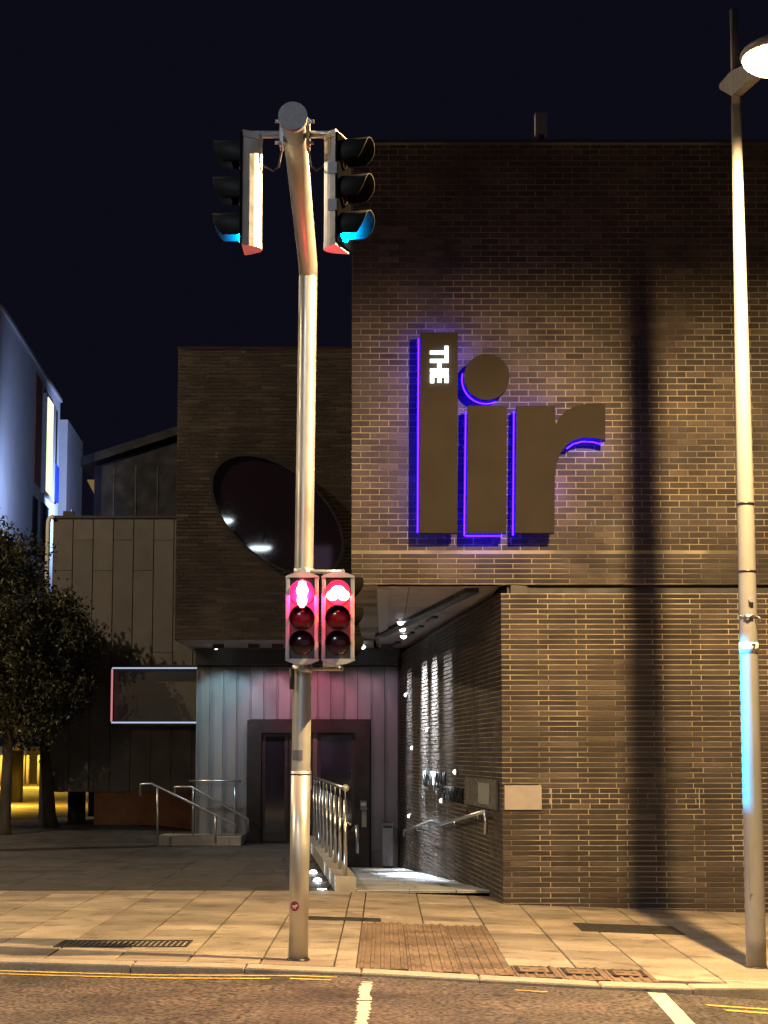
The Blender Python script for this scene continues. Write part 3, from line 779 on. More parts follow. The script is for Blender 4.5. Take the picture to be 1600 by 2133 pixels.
another((-11.5, 15.4, -0.05), R(100), 1.0, LAMP_SIDE_W, 'lamp post outside the frame, on the near kerb far left of the crossing', (1.0, 0.74, 0.42))
another((-5.3, 3.6, -0.05), R(180), 1.27, LAMP_NEAR_W, 'white lamp across the road, seen as the higher reflection in the oval window', (0.86, 0.95, 1.0))
another((-4.5, -4.0, -0.05), R(180), 1.26, LAMP_NEAR_W, 'white lamp across the road, seen as the lower reflection in the oval window', (0.86, 0.95, 1.0))

M['white_bowl'] = emis('white_lamp_bowl', (0.78, 0.95, 1.0), 26)
for o in list(COL.objects):
    if o.parent and o.name.startswith('lamp_bowl') and o.parent.location.y < 10: o.data = o.data.copy(); o.data.materials[0] = M['white_bowl']
# ------------------------------------------------------------------ traffic signals
SPX, SPY = -0.702, 16.03
sig = empty('traffic_signal', (SPX, SPY, 0), 'cranked galvanised signal pole with red crossing signals and two overhead heads at the kerb', 'traffic signal')
LEAN = Vector((0.054, 0, 5.8))
def ax(z): return Vector((LEAN.x * z / 5.8, 0, z))
b = MB(); b.tube([ax(-0.03), ax(1.53)], .0805, 28); b.tube([ax(1.53), ax(1.55), ax(5.72)], [.0805, .078, .078], 28, cap=False); b.build('pole', M['galv'], sig)
J = ax(5.80); E = Vector((-0.61 - SPX, 12.43 - SPY, 5.90)); dA = (E - J).normalized()
b = MB(); b.tube([J + Vector((0, 0.03, -0.10)), J + dA * 0.06, E], [.078, .080, .080], 28); b.build('mast_arm', M['galv'], sig)
MB().tube([E - dA * 0.03, E + dA * 0.035], .098, 28).build('end_cap', M['cap'], sig)
MB().tube([ax(-0.03), ax(0.012)], .093, 24).build('base_collar', M['black'], sig)
# clamps and cross pipes
XHL, XHR = -0.893 - SPX, -0.346 - SPX
zc = E.z - 0.02; yc = E.y + 0.30
for sgn, xh in ((-1, XHL), (1, XHR)):
    b = MB(); x0 = E.x + sgn * 0.078
    b.box((x0, yc - 0.05, zc - 0.10), (x0 + sgn * 0.025, yc + 0.05, zc + 0.10))
    for dz in (-0.075, 0.075): b.tube([(x0 + sgn * 0.02, yc - 0.055, zc + dz), (x0 + sgn * 0.055, yc - 0.055, zc + dz)], .013, 8)
    b.build('clamp', M['alu'], sig)
    MB().tube([(x0, yc, zc), (xh - sgn * 0.0, yc, zc), (xh + sgn * 0.03, yc, zc - 0.02), (xh + sgn * 0.035, yc, zc - 0.07)], .027, 12).build('cross_pipe', M['alu'], sig)
    MB().tube([(E.x + sgn * 0.09, yc + 0.02, zc - 0.10), (E.x + sgn * 0.11, yc + 0.02, zc - 0.22), (E.x + sgn * 0.15, yc + 0.02, zc - 0.25), (xh - sgn * 0.06, yc + 0.02, zc - 0.21)], .007, 6).build('cable', M['black'], sig)

def visor_mb(r, L, a0=-125, a1=125, n=22, thick=0.004, cut=0.55):
    """tunnel visor along +x from x=0; open below, cut back along its lower edges"""
    b = MB(); m = n + 1
    rows = []
    for rr in (r, r - thick):
        root, tip = [], []
        for i in range(m):
            a = R(a0 + (a1 - a0) * i / n); k = (math.cos(a) + 1) / 2
            ln = L * (1 - cut * 1.25 * (1 - k) ** 2.6)
            p = (rr * math.sin(a), rr * math.cos(a))
            root.append((0, *p)); tip.append((ln, *p))
        rows += [root, tip]
    v = [p for rw in rows for p in rw]
    fs = []
    for i in range(n):
        fs += [(i, i+1, m+i+1, m+i), (2*m+i, 3*m+i, 3*m+i+1, 2*m+i+1), (m+i, m+i+1, 3*m+i+1, 3*m+i)]
    fs += [(0, m, 3*m, 2*m), (n, 2*m+n, 3*m+n, m+n)]
    b.add(v, fs, 0.5, True); return b
def overhead_head(name, loc, rz, lit):
    """back-rounded three-lens head; local +x is where the lenses look"""
    h = bpy.data.objects.new(name, None)
    H = 0.80; W = 0.135; D = 0.125
    prof = [(D/2, -W), (D/2, W)] + [(D/2 - D * (math.sin(math.pi * i / 12) ** 0.75) , W - 2 * W * (i / 12)) for i in range(1, 12)]
    prof = [(-x if False else x, y) for x, y in prof]
    b = MB(); b.prism([(x, y, -H/2 + 0.05) for x, y in prof], (0, 0, H - 0.1)); body = b.build(name, M['alu'], sig, recalc=True)
    body.location = loc; body.rotation_euler.z = rz
    for z0, dz in ((-H/2, 0.047), (H/2 - 0.047, 0.047)):
        MB().prism([(x * 1.04, y * 1.04, z0) for x, y in prof], (0, 0, dz)).build('head_cap', M['alu'], body, recalc=True)
    MB().prism([(x * 0.99, y * 0.99, -H/2 + 0.04) for x, y in prof], (0, 0, H - 0.08)).build('seal', M['black'], body, recalc=True)
    MB().box((D/2 + 0.001, -W * 1.05, -H/2 + 0.02), (D/2 + 0.018, W * 1.05, H/2 - 0.02)).build('front_plate', M['matte_visor'], body)
    for i, z in enumerate((0.255, 0.0, -0.255)):
        v = visor_mb(0.108, 0.19).build('visor', M['visor'], body, recalc=False); v.location = (D/2 + 0.018, 0, z)
        on = lit == i
        b = MB(); b.sphere((0, 0, 0), 0.096, 20, 8, (0.25, 1, 1)); g = b.build('lens', M['cyan'] if on else M['lens'], body); g.location = (D/2 + 0.02, 0, z)
    for z in (0.13, -0.125):
        MB().box((D/2 - 0.05, -W - 0.008, z - 0.04), (D/2 + 0.012, -W + 0.002, z + 0.04)).build('hinge', M['cap'], body)
    return body
zc2 = (5.87 + 5.07) / 2
overhead_head('signal_head', (XHL, yc + 0.0, zc2), R(180), 2)
overhead_head('signal_head', (XHR, yc + 0.0, zc2), R(-18), 2)

MAN = [(0.0, 0.072, 0.034, 0.040), (0.0, 0.022, 0.050, 0.056), (-0.001, -0.055, 0.042, 0.064)]
def crossing_head(xc, kind):
    h = MB(); W, H, D = 0.135, 0.335, 0.12
    yf = -0.03 - 0.08 - D                                     # front plane, seen from the road
    h.box((xc - W, yf + 0.02, 2.78 - H), (xc + W, yf + D, 2.78 + H))
    body = h.build('signal_head', M['signal_black'], sig)
    for s in (-1, 1):
        MB().box((xc + s * W, yf - 0.004, 2.78 - H), (xc + s * (W - 0.034), yf + D, 2.78 + H)).build('side_rail', M['alu'], body, bevel=0.006)
    for s in (-1, 1):                                         # bowed caps
        pts = [(xc - W - 0.004, yf - 0.008, 2.78 + s * H)] + [(xc - W + 2 * W * i / 12 + 0.0, yf - 0.008, 2.78 + s * (H + 0.012 + 0.036 * math.sin(math.pi * i / 12))) for i in range(13)] + [(xc + W + 0.004, yf - 0.008, 2.78 + s * H)]
        MB().prism(pts, (0, D + 0.01, 0)).build('head_cap', M['alu'], body, recalc=True)
    for i, z in enumerate((0.205, 0.0, -0.205)):
        zz = 2.78 + z
        if i == 0:
            MB().tube([(xc, yf + 0.019, zz), (xc, yf + 0.008, zz)], .098, 28).build('lens', M['lit_lens'], body)
            b = MB()
            if kind == 'man':
                for dx, dz, rx, rzz in MAN: b.sphere((xc + dx, yf + 0.002, zz + dz), 1.0, 14, 8, (rx, 0.006, rzz))
            else:
                for dx in (-0.047, 0.047): b.sphere((xc + dx, yf + 0.002, zz - 0.018), 1.0, 14, 8, (0.048, 0.006, 0.044))
                b.sphere((xc, yf + 0.002, zz + 0.012), 1.0, 14, 8, (0.062, 0.006, 0.052))
            s = b.build('red_symbol', M['redlens'] if kind == 'man' else M['redlens2'], body)
            rc = (1.0, 0.012, 0.09) if kind == 'man' else (1.0, 0.015, 0.02)
            light('symbol_glow', 'POINT', (xc, yf - 0.045, zz), 60, rc, None, body, shadow_soft_size=0.04)
            light('symbol_glow', 'POINT', (xc, yf - 0.13, zz - 0.02), 20, rc, None, body, shadow_soft_size=0.05)
        else:
            b = MB(); b.sphere((xc, yf + 0.018, zz), 0.098, 24, 12, (1, 0.32, 1)); b.build('lens', M['lens'], body)
        b = MB()
        v = visor_mb(0.104, 0.095, -100, 100, 20, 0.003, 0.5)
        vb = v.build('visor', M['visor'], body); vb.location = (xc, yf + 0.019, zz); vb.rotation_euler.z = R(-90)
    return body
hl = crossing_head(-0.675 - SPX + 0.0, 'man'); hr = crossing_head(-0.379 - SPX, 'cycle')
# head on the far side looking along the road to the right
rh = overhead_head('signal_head', (0.25, 0.24, 2.80), R(10), 2)
for ch in rh.children:  # darker visor copy on this head, shade put into the colour
    if ch.name.split('.')[0] in ('visor', 'front_plate'): ch.data.materials[0] = M['matte_visor']
# brackets
for z in (2.78 + 0.40, 2.78 - 0.41):
    b = MB(); p = ax(z)
    b.tube([(p.x, -0.05, z), (p.x + 0.34, -0.05, z)], .018, 10); b.tube([(p.x + 0.33, -0.05, z), (p.x + 0.33, -0.12, z)], .016, 8); b.tube([(p.x, -0.07, z), (p.x, -0.15, z)], .026, 10)
    b.tube([(p.x, 0, z - 0.03), (p.x, 0, z + 0.03)], .084, 20); b.build('bracket', M['alu'], sig)
b = MB(); b.tube([(-0.06, -0.085, 2.2), (-0.06, -0.085, 2.37)], .02, 8); b.build('cable_boss', M['dark'], sig)
light('green_beam', 'SPOT', (0.25 + 0.23, 0.28, 2.53), 5200, (0.0, 0.46, 1.0), (LX - SPX, LY - SPY, 1.95), sig, spot_size=R(26), spot_blend=0.35, shadow_soft_size=0.02)
# band, label and sticker on the pole
MB().tube([ax(1.495), ax(1.507)], .0815, 24, cap=False).build('band', M['dark'], sig)
b = MB()
for i in range(8):
    a0, a1 = R(-150 + 9 * i), R(-141 + 9 * i)
    r = .0815
    b.add([(r*math.cos(a0)+.014, r*math.sin(a0), 1.62), (r*math.cos(a1)+.014, r*math.sin(a1), 1.62), (r*math.cos(a1)+.014, r*math.sin(a1), 1.70), (r*math.cos(a0)+.014, r*math.sin(a0), 1.70)], [(0,1,2,3)])
b.build('label_plate', M['bin'], sig)
def pole_patch(zc_, ang, name, m, r0, cells):
    """flat print wrapped round the pole: cells are (u0, u1, w0, w1) in metres"""
    b = MB()
    for u0, u1, w0, w1 in cells:
        P = []
        for u, w_ in ((u0, w0), (u1, w0), (u1, w1), (u0, w1)):
            a_ = ang + u / r0; q = ax(zc_ + w_); P.append((q.x + r0 * math.cos(a_), r0 * math.sin(a_), q.z))
        b.add(P, [(0, 1, 2, 3)], 0.5, False)
    return b.build(name, m, sig)
zst = at(611, 1888, SPY - .08).z
cells = []
for i in range(20):
    u0, u1 = -0.04 + 0.004 * i, -0.036 + 0.004 * i; hh = math.sqrt(max(0.0016 - ((u0 + u1) / 2) ** 2, 0)); cells.append((u0, u1, -hh, hh))
pole_patch(zst, R(-114), 'sticker', M['sticker_red'], 0.0815, cells)
def rect(u0, u1, w0, w1): return [(u0 + (u1 - u0) * k / 4, u0 + (u1 - u0) * (k + 1) / 4, w0, w1) for k in range(4)]
pole_patch(zst, R(-114), 'sticker_figure', M['sticker_white'], 0.0826, rect(-.018, .014, -.008, .006) + rect(.010, .026, -.002, .014) + rect(-.016, -.009, -.022, -.008) + rect(.005, .012, -.022, -.008) + rect(-.026, -.017, .002, .008))

# ------------------------------------------------------------------ balustrade with uplights
bal = empty('balustrade', (plinth_x(24.06) - 0.13, 24.06, 0), 'steel balustrade of vertical posts on a low plinth beside the ramp', 'balustrade')
def bp(y, z, dx=0): return Vector((plinth_x(y) - 0.13 + dx, y, z)) - bal.location
ys = lin(24.06, 36.0, 5)
for a, b2 in zip(ys, ys[1:]):
    P = [bp(a + .004, -0.5, -.13), bp(a + .004, -0.5, .13), bp(b2 - .004, -0.5, .13), bp(b2 - .004, -0.5, -.13)]
    MB().prism(P, (0, 0, 0.67)).build('plinth_stone', M['concrete'], bal, recalc=True, bevel=0.008)
npost = 9
for i in range(npost):
    y = 24.22 + (35.6 - 24.22) * i / (npost - 1)
    MB().tube([bp(y, 0.17), bp(y, 1.10)], .024, 12).build('post', M['steel'], bal)
    MB().tube([bp(y, 1.10), bp(y, 1.22)], .009, 8).build('post_pin', M['steel'], bal)
MB().tube([bp(24.15, 1.24), bp(35.7, 1.24)], .025, 12).build('handrail', M['steel'], bal)
MB().tube([bp(24.22, 0.80, .06), bp(35.6, 0.80, .06)], .014, 8).build('side_rail', M['steel'], bal)
MB().sphere(bp(24.13, 1.25), 0.045, 14, 8).build('ball_finial', M['galv'], bal)
GU = 'recessed uplights along the plinth'
for (y, lab) in ((24.12, 'recessed ground uplight at the near end of the plinth, closest to the kerb'), (25.7, 'glowing ground uplight beside the plinth, second from the near end'), (27.4, 'glowing ground uplight beside the plinth, third from the near end'), (33.0, 'farthest glowing ground uplight, by the signal pole edge near the door')):
    x = plinth_x(y) - 0.42
    t = empty('ground_uplight', (x, y, 0), lab, 'uplight', GU)
    MB().tube([(0, 0, -0.02), (0, 0, 0.012)], .07, 18).build('rim', M['steel'], t)
    MB().sphere((0, 0, 0.012), 0.055, 14, 8, (1, 1, 0.75 if y > 24.5 else 0.12)).build('uplight_lens', M['spot'], t)
    light('uplight_lamp', 'POINT', (0, 0, 0.10), 1.2, (0.85, 0.97, 1.0), None, t, shadow_soft_size=0.03)
# plate with intercom on the portal jamb, grab rail, bin
t = empty('door_intercom', (at(757, 1690, YB - .25).x, YB - 0.23, 0), 'pale entry panel with papers on the dark door jamb', 'entry panel')
z0, z1 = at(757, 1723, YB - .23).z, at(757, 1668, YB - .23).z
MB().box((-.06, -.05, z0 + .32), (.065, 0, z1)).build('panel', M['bin'], t, bevel=.006)
MB().box((-.045, -.056, z0 + .40), (.045, -.052, z1 - .04)).build('screen', M['sticker_white'], t)
MB().box((-.03, -.03, z0), (.06, -.002, z0 + .31)).build('notice_sheet', M['paper'], t)
t = empty('grab_rail', (at(746, 1700, 34.5).x, 34.5, -0.38), 'short white-ended grab rail beside the door portal', 'handrail')
MB().tube([(-0.02, 0, 0.30), (-0.02, 0, 0.80)], .035, 12).build('end_post', M['steel'], t)
MB().tube([(-0.02, 0, 0.78), (-0.21, 1.4, 0.60)], .025, 10).build('rail', M['steel'], t)
bn = empty('litter_bin', (at(808, 1760, 36.3).x, 36.3, rz(36.3)), 'slim grey square bin standing against the ribbed entrance wall', 'bin')
MB().box((-.10, -.1, .04), (.10, .1, .74)).build('bin_body', M['bin'], bn, bevel=.008)
MB().box((-.09, -.09, .0), (.09, .09, .04)).build('bin_foot', M['black'], bn)
MB().box((-.105, -.105, .79), (.105, .105, .83)).build('bin_lid', M['bin'], bn, bevel=.006)
MB().box((-.08, -.08, .74), (.08, .08, .79)).build('bin_opening', M['black'], bn)

# handrail on the side wall
hrw = empty('wall_handrail', on_side(1027, 1690), 'bent steel handrail fixed along the ramp side wall with a turned-down end', 'handrail')
def hp(px, py, off=0.09): return on_side(px, py) + SN * off - hrw.location
pts = [hp(852, 1742), hp(852, 1730), hp(912, 1711), hp(930, 1717), hp(1026, 1690)]
MB().tube(pts, .022, 10).build('rail', M['steel'], hrw)
e = hp(1027, 1690); MB().tube([e + Vector((0, 0, .01)), e - Vector((0, 0, .28))], .025, 12).build('rail_end', M['steel'], hrw)
for px, py in ((880, 1724), (960, 1711), (1010, 1697)):
    p = hp(px, py); MB().tube([p, p - Vector((0, 0, .05)), p - Vector((0, 0, .05)) - SN * 0.09], .010, 8).build('rail_bracket', M['steel'], hrw)

# left steps: block, three rails
st = MB().box((at(330, 1750, 36).x, 35.6, 0.0), (PX0 - 0.02, YB - 0.06, 0.17)).build('step_block', M['concrete'], None, bevel=.01)
st['label'] = 'low pale concrete step block left of the dark door'; st['category'] = 'step'
GH = 'steel handrails at the left steps'
def rail(Y, pts, posts, label, r=.022):
    P = [at(px, py, Y) for px, py in pts]; o = Vector((P[1].x, Y, 0)); t = empty('handrail', o, label, 'handrail', GH)
    MB().tube([p - o for p in P], r, 12).build('rail', M['steel'], t)
    for px, pt_, pb_ in posts:
        a_, c_ = at(px, pt_, Y), at(px, pb_, Y); MB().tube([a_ - o, c_ - o], r * 0.95, 12).build('post', M['steel'], t)
    return t
rail(35.0, [(292, 1658), (292, 1634), (315, 1632), (470, 1708), (490, 1718), (490, 1735)], [(328, 1640, 1760), (449, 1699, 1757)], 'front handrail of the steps, sloping down towards the door, leftmost end hooked')
rail(36.2, [(364, 1652), (364, 1639), (398, 1639), (517, 1706), (517, 1735)], [(402, 1642, 1742)], 'middle handrail of the steps, ending at the door frame')
rail(36.6, [(394, 1627), (450, 1627), (503, 1627)], [(489, 1640, 1735)], 'short level handrail against the ribbed wall behind the steps')

# ------------------------------------------------------------------ panel-clad neighbour
YP = 42.0
ann = empty('panel_clad_annex', at(300, 1715, YP), 'grey annex clad in tall panels with a glowing frame, behind the tree', 'building')
def apart(b, name, m, parent=ann, **kw):
    o = b.build(name, m, parent, **kw)
    if parent is ann: o.matrix_parent_inverse = Matrix.Translation(-ann.location)
    return o
AX0, AX1 = at(106, 1300, YP).x, -2.9; AZ0, AZ1 = at(200, 1650, YP).z, at(200, 1080, YP).z
aw = apart(MB().box((AX0, YP + 0.03, AZ0), (AX1, YP + 4, AZ1 - .01)), 'annex_wall', M['dark'])
pw = 0.445; x = AX0; i = 0
while x < AX1 - 0.1:
    cuts = [AZ0, AZ0 + 1.05, AZ0 + 3.2, AZ1 - 2.2, AZ1 - 0.0] if i % 2 else [AZ0, AZ0 + 2.1, AZ1 - 3.5, AZ1 - 1.15, AZ1]
    if i % 2: cuts = [AZ0, AZ0 + 1.6, AZ1 - 2.05 - 0.9, AZ1 - 0.48, AZ1]
    for z0, z1 in zip(cuts, cuts[1:]):
        o = MB().box((x + .010, YP, z0 + .005), (min(x + pw, AX1) - .010, YP + .029, z1 - .005)).build('wall_panel', M['panel'], aw)
    x += pw; i += 1
apart(MB().box((AX0 - .03, YP - .04, AZ1), (AX1, YP + 4, AZ1 + .06)), 'coping', M['dark'])
gx = at(195, 1700, YP).x
apart(MB().box((gx, YP + 0.02, -0.2), (AX1, YP + 3.9, AZ0 - .004)), 'rusty_plinth', M['corten'])
for px in (150, 166):
    x = at(px, 1690, YP + 2).x; apart(MB().box((x - .1, YP + 2, -0.2), (x + .1, YP + 2.2, AZ0 - .004)), 'column', M['dark'])
# glowing frame round a window bay
fx0, fx1 = at(233, 1450, YP - .5).x, at(408, 1450, YP - .5).x; fz0, fz1 = at(300, 1506, YP - .5).z, at(300, 1391, YP - .5).z
YFm = YP - 0.5
bay = MB(); bay.box((fx0 - .03, YFm, fz1), (fx1 + .3, YP - .002, fz1 + .06)).box((fx0 - .03, YFm, fz0 - .06), (fx1 + .3, YP - .002, fz0)).box((fx0 - .05, YFm, fz0 - .06), (fx0 - .031, YP - .002, fz1 + .06))
by = apart(bay, 'window_bay', M['dark'])
MB().box((fx0, YP - .2, fz0), (fx1 + .28, YP - .19, fz1)).build('bay_pane', mat('bay_glass', (0.11, 0.095, 0.08), 0.25, spec=0.6), by)
MB().box((fx0, YFm - .012, fz1 - .022), (fx1 + .28, YFm, fz1 + .008)).build('led_line', M['led_line'], by)
MB().box((fx0, YFm - .012, fz0 - .008), (fx1 + .28, YFm, fz0 + .026)).build('led_line', M['led_line'], by)
MB().box((fx0 - .02, YFm - .012, fz0 + .03), (fx0 + .02, YFm, fz1 - .026)).build('led_line', M['led_pink'], by)

# dark gabled building behind
YD = 48.0
g0, g1 = at(197, 972, YD), at(365, 918, YD)
gb = empty('gabled_building', (g0.x, YD, 0), 'dark clad building with a sloping roof edge rising behind the annex', 'building')
wpoly = [(0, 0, 0), (6.5, 0, 0), (6.5, 0, g0.z + (g1.z - g0.z) * 6.5 / (g1.x - g0.x)), (0, 0, g0.z)]
MB().prism(wpoly, (0, 8, 0)).build('wall', M['darkclad'], gb, recalc=True)
for dx in (0.5, 1.05, 1.6, 2.15):
    MB().box((dx - .015, -.03, 0), (dx + .015, -.002, g0.z + .3 * dx * .0)).build('seam', M['dark'], gb)
slope = Vector((g1.x - g0.x, 0, g1.z - g0.z)).normalized()
MB().obox(Vector((-.3, -.35, g0.z - .03)), slope * 7.2, (0, 8.6, 0), (0, 0, .22)).build('roof', M['darkclad'], gb, recalc=True)
# glimpse of a gable beyond, its lamplight put in as the wall's own glow
wp = at(190, 1010, 72)
lg = empty('lit_gable', (wp.x, 72, 0), 'small yellow self-glowing wall corner between the blue building and the gable', 'building')
MB().prism([(-.02, 0, 0), (.35, 0, 0), (.35, 0, wp.z + .2), (-.17, 0, wp.z + .2), (.2, 0, wp.z - .5), (.15, 0, wp.z - .6)], (0, 5, 0)).build('wall', emis('self_glowing_wall', (0.32, 0.20, 0.05), 0.45, (0.4, 0.3, 0.15)), lg, recalc=True)

# ------------------------------------------------------------------ white rendered building washed in blue light
bb = empty('rendered_building', (-9, 45, 0), 'white rendered building washed in blue light at the left edge', 'building')
def bx_(y): return -6.69 - 0.0517 * y
ZR = 12.0; Z0 = 2.35
def bpart(b, name, m, parent=None, **kw):
    o = b.build(name, m, parent or bb, **kw)
    if parent is None: o.matrix_parent_inverse = Matrix.Translation((9, -45, 0))
    return o
fy0, fy1 = 43.3, 56.0
wallb = bpart(MB().prism([(bx_(fy0), fy0, Z0), (bx_(fy1), fy1, Z0), (bx_(fy1), fy1, ZR), (bx_(fy0), fy0, ZR)], (-8, 0, 0)), 'front_wall', M['render'], recalc=True)
bpart(MB().prism([(-9.85, 59, Z0), (-10.07, 63.4, Z0), (-10.07, 63.4, ZR), (-9.85, 59, ZR)], (-8, 0, 0)), 'rear_wall', M['render'], recalc=True)
bpart(MB().prism([(bx_(fy0) + .06, fy0, ZR), (bx_(fy1) + .06, fy1 + .06, ZR), (bx_(fy1) - 8, fy1 + .06, ZR), (bx_(fy0) - 8, fy0, ZR)], (0, 0, .08)), 'coping', M['trim'], recalc=True)
def zat(py, y): return at(0, py, y).z
def fin(y0, y1, z0, z1, dep, name, m, parent=None):
    return bpart(MB().prism([(bx_(y0) + .005, y0, z0), (bx_(y1) + .005, y1, z0), (bx_(y1) + .005, y1, z1), (bx_(y0) + .005, y0, z1)], (dep, 0, 0)), name, m, parent, recalc=True)
fin(50.3, 51.6, zat(1010, 51), zat(790, 51), .03, 'window', M['redbrown'])
fr_ = fin(52.0, 54.2, zat(1036, 53), zat(832, 53), .10, 'window', M['trim'])
o = fin(52.2, 53.4, zat(1030, 53), zat(838, 53), .125, 'window_pane', M['lit_window'])
fin(54.3, 55.1, zat(1045, 54.5), zat(850, 54.5), .04, 'window', M['darkclad'])
fin(54.3, 55.4, zat(1040, 54.5), zat(965, 54.5), .08, 'window_panel', M['blue'])
fin(50.3, 51.2, zat(1160, 51), zat(1040, 51), .03, 'window', M['darkclad'])
fin(52.0, 53.4, zat(1175, 52), zat(1045, 52), .05, 'window', M['dark'])
for y in (44.2, 49.5, 55):
    bpart(MB().box((bx_(y) - 5.0, y, 0), (bx_(y) - 4.7, y + .3, Z0)), 'column', M['render'])
# white swan-neck pipe at the annex corner
dp = at(101, 1078, 41.94)
t = empty('downpipe', (dp.x, 41.94, 0), 'glowing white bent pipe standing at the left corner of the annex', 'pipe')
zt = dp.z; zb = at(98, 1200, 41.94).z
MB().tube([(0.12, 0, zt - .02), (0.09, 0, zt + .02), (0.03, 0, zt), (0, 0, zt - .1), (-.03, 0, 0.1)], .05, 10).build('pipe', M['sticker_white'], t)

# flood light on the wing roof that throws the blue
fl = empty('floodlight', (-7.15, 43.2, AZ1 + 0.06), 'small floodlight on the annex roof aimed at the rendered building', 'floodlight')
MB().box((-.12, -.05, .05), (.12, .1, .25)).build('lamp_box', M['black'], fl); MB().tube([(0, 0, 0), (0, 0, .06)], .03, 8).build('foot', M['black'], fl)
MB().obox((.06, .10, .03), (-.077, .30, 0), (.012, 0, 0), (0, 0, .3)).build('spill_shield', M['black'], fl, recalc=True)  # added plate, keeps the blue light off the gabled building
light('flood_lamp', 'SPOT', (-.02, .16, .16), 620, (0.38, 0.52, 1.0), Vector((-9.2, 50, 10.5)) - fl.location, fl, spot_size=R(120), spot_blend=1.0, shadow_soft_size=0.05)

fk = copy_tree(fl); fk.location = (-7.55, 53.0, 8.2); fk['label'] = 'unseen floodlight added on the side of the gabled building, aimed at the rendered walls'  # second flood added to carry the blue to the far walls
fk['group'] = fl['group'] = 'floodlights for the rendered building'
for ch in fk.children:
    if ch.type == 'LIGHT': ch.data.energy = 1300; ch.rotation_euler = Vector((-2.3, 4.0, 1.2)).to_track_quat('-Z', 'Y').to_euler(); ch.data.spot_size = R(150)
    elif ch.name.startswith('spill_shield'): ch.location.x = 0.25
# ------------------------------------------------------------------ yard beyond: bollards, lamps, boards
GB = 'pale bollards in the lit yard'
for i, (px, lab) in enumerate(((3, 'pale bollard at the far left edge of the lit yard'), (26, 'pale bollard in the yard between the two near trunks'), (49, 'pale bollard in the yard right of the round-topped post'), (58, 'thin pale bollard left of the yellow bollard'), (81, 'pale bollard in the yard beside the leaning trunk'))):
    p = at(px, 1590, 92); t = empty('bollard', (p.x, 92, 0.14), lab, 'bollard', GB)
    MB().tube([(0, 0, 0), (0, 0, 1.4)], .075, 10).build('shaft', M['concrete'], t); MB().sphere((0, 0, 1.4), .08, 10, 6).build('top', M['concrete'], t)
p = at(35, 1668, 62); t = empty('post', (p.x, 62, 0.14), 'dark post with a rounded top standing in the lit yard', 'post')
MB().tube([(0, 0, -.2), (0, 0, 1.62)], .19, 14).build('shaft', M['bark'], t); MB().sphere((0, 0, 1.66), .17, 12, 8).build('top', M['concrete'], t)
hz = empty('hoarding', (-19, 100, 0.14), 'blue site hoarding at the far end of the yard', 'hoarding')
for i in range(8):
    MB().box((-3.2 + i * 1.25, 0, 0), (-1.98 + i * 1.25, .06, 1.9 if i != 5 else 1.3)).build('board', M['blue'] if i % 3 else M['darkclad'], hz)
tag(MB().box((-24, 84, .142), (-6, 86.2, .16)).build('white_strip', M['sticker_white']), 'broad white painted strip across the lit yard', 'road marking')
def yard_lamp(x, y, h, w, label):
    yl = empty('yard_lamp', (x, y, 0.14), label, 'street lamp', 'yellow lamps in the yard')
    MB().tube([(0, 0, 0), (0, 0, h)], .06, 10).build('post', M['galv'], yl); MB().sphere((0, 0, h), .2, 12, 8, (1, 1, .5)).build('lamp_head', M['galv'], yl)
    light('yard_light', 'SPOT', (0.0, 0, h - .15), w, (1.0, 0.60, 0.06), (0, 0, 0), yl, spot_size=R(165), spot_blend=0.3, shadow_soft_size=0.2)
yard_lamp(-18.0, 88, 6.0, 13000, 'lamp on a tall pole in the yard, hidden behind the tree crown')
yard_lamp(-11.8, 57.3, 2.25, 2600, 'lamp between the two rendered blocks, hidden behind the tree crown')

# facade across the road, mirrored in the oval window
ob = empty('opposite_building', (6, -26, -0.1), 'pale terrace across the road, seen only as a reflection in the oval window', 'building')
MB().box((-11, -6, 0), (16, 0, 12.7)).build('wall', M['render'], ob)
for i in range(10):
    for j in range(4):
        MB().box((-10.2 + i * 2.4, 0.0, 1.2 + j * 3), (-8.6 + i * 2.4, .05, 2.9 + j * 3)).build('window', M['glow_window'], ob)

# flue on the theatre roof
p0, p1 = at(1127, 282, 26), at(1127, 238, 26)
t = empty('roof_flue', (p0.x, 26, ZT - 0.3), 'small pale square flue standing on the theatre roof', 'flue')
MB().box((-.085, -.085, p0.z - ZT + .3), (.085, .085, p1.z - ZT + .3)).build('cowl', M['trim'], t, bevel=.01)
MB().box((-.04, -.04, 0), (.04, .04, p0.z - ZT + .3)).build('shaft', M['black'], t)

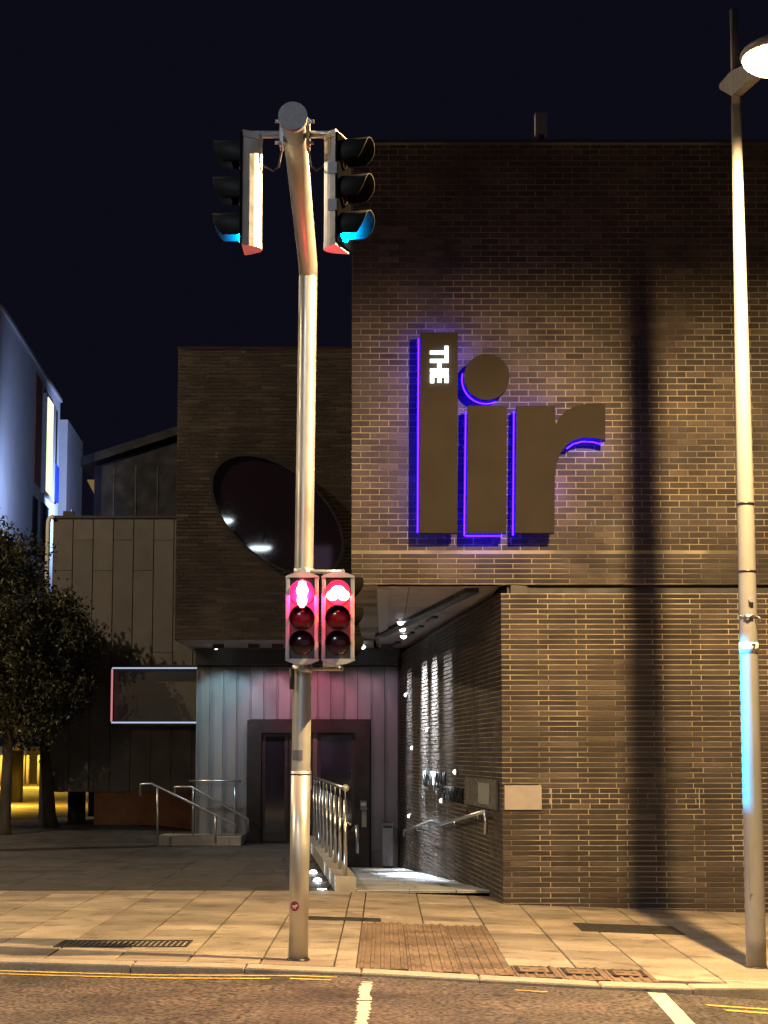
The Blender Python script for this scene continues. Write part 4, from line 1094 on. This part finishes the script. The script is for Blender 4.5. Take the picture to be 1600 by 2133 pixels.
# ------------------------------------------------------------------ trees
def tree(x, y, z0, trunk_h, trunk_r, lean, lobes, leaves, label, seed):
    r = random.Random(seed); t = empty('tree', (x, y, z0), label, 'tree', 'trees by the annex')
    top = Vector((lean[0], lean[1], trunk_h))
    P = [Vector((0, 0, -.1)), Vector((lean[0] * .2, lean[1] * .2, .12 * trunk_h)), Vector((lean[0] * .45, lean[1] * .45, .45 * trunk_h)), top]
    b = MB(); b.tube(P, [trunk_r * 1.35, trunk_r * 1.05, trunk_r * .92, trunk_r * .7], 12)
    for c, rad in lobes:
        c = Vector(c); m = (top + c) / 2 + Vector((r.uniform(-.2, .2), r.uniform(-.2, .2), -.15))
        b.tube([top - Vector((0, 0, .2)), m, c + Vector((0, 0, rad * .4))], [trunk_r * .5, trunk_r * .3, trunk_r * .1], 7)
    b.build('trunk', M['bark'], t)
    b = MB(); clumps = []
    for c, rad in lobes:
        for _ in range(int(26 * rad * rad * 2.2)):
            d = Vector((r.gauss(0, 1), r.gauss(0, 1), r.gauss(0, 1))).normalized()
            clumps.append((Vector(c) + d * rad * r.uniform(.35, 1.08), r.uniform(.16, .34), r.random()))
    for _ in range(leaves):
        c, cr, tn = r.choice(clumps)
        p = c + Vector((r.gauss(0, 1), r.gauss(0, 1), r.gauss(0, .9))) * cr * .55
        a = Euler((r.uniform(-1.2, 1.2), r.uniform(-1.2, 1.2), r.uniform(0, 6.28))).to_matrix()
        l, w = r.uniform(.07, .14), r.uniform(.018, .034)
        u, v, n = a @ Vector((l, 0, 0)), a @ Vector((0, w, 0)), a @ Vector((0, 0, .012))
        tt = min(1, max(0, tn * .6 + r.uniform(0, .4)))
        b.add([p, p + u * .5 + v + n, p + u, p + u * .5 - v + n], [(0, 1, 2, 3)], tt)
    b.build('crown', M['leaf'], t)
    return t
tx = at(8, 1735, 38.9).x
tree(tx, 38.9, 0.05, 2.3, .12, (0.05, 0), [((-.35, 0, 3.1), 1.0), ((.75, .1, 3.0), .85), ((.2, 0, 4.3), 1.05), ((-1.0, 0, 4.4), 1.1), ((1.0, .1, 4.0), .75), ((.0, 0, 5.4), .8), ((-.9, .2, 5.7), .85), ((.5, 0, 2.35), .65), ((1.1, 0, 2.7), .4), ((-1.4, 0, 2.6), .8)], 34000,
     'leafy evergreen street tree at the left edge, trunk closest to the camera', 3)
tx = at(108, 1698, 41.0).x
tree(tx, 41.0, 0.15, 2.2, .13, (-0.25, 0), [((-.5, .2, 3.3), .85), ((.1, .1, 3.0), .65), ((-.4, .1, 4.1), .75), ((.3, 0, 3.5), .5)], 17000,
     'leafy tree with a dark leaning trunk at the annex corner', 5)

# ------------------------------------------------------------------ names of pieces: nothing else; final touches
bpy.context.view_layer.update()
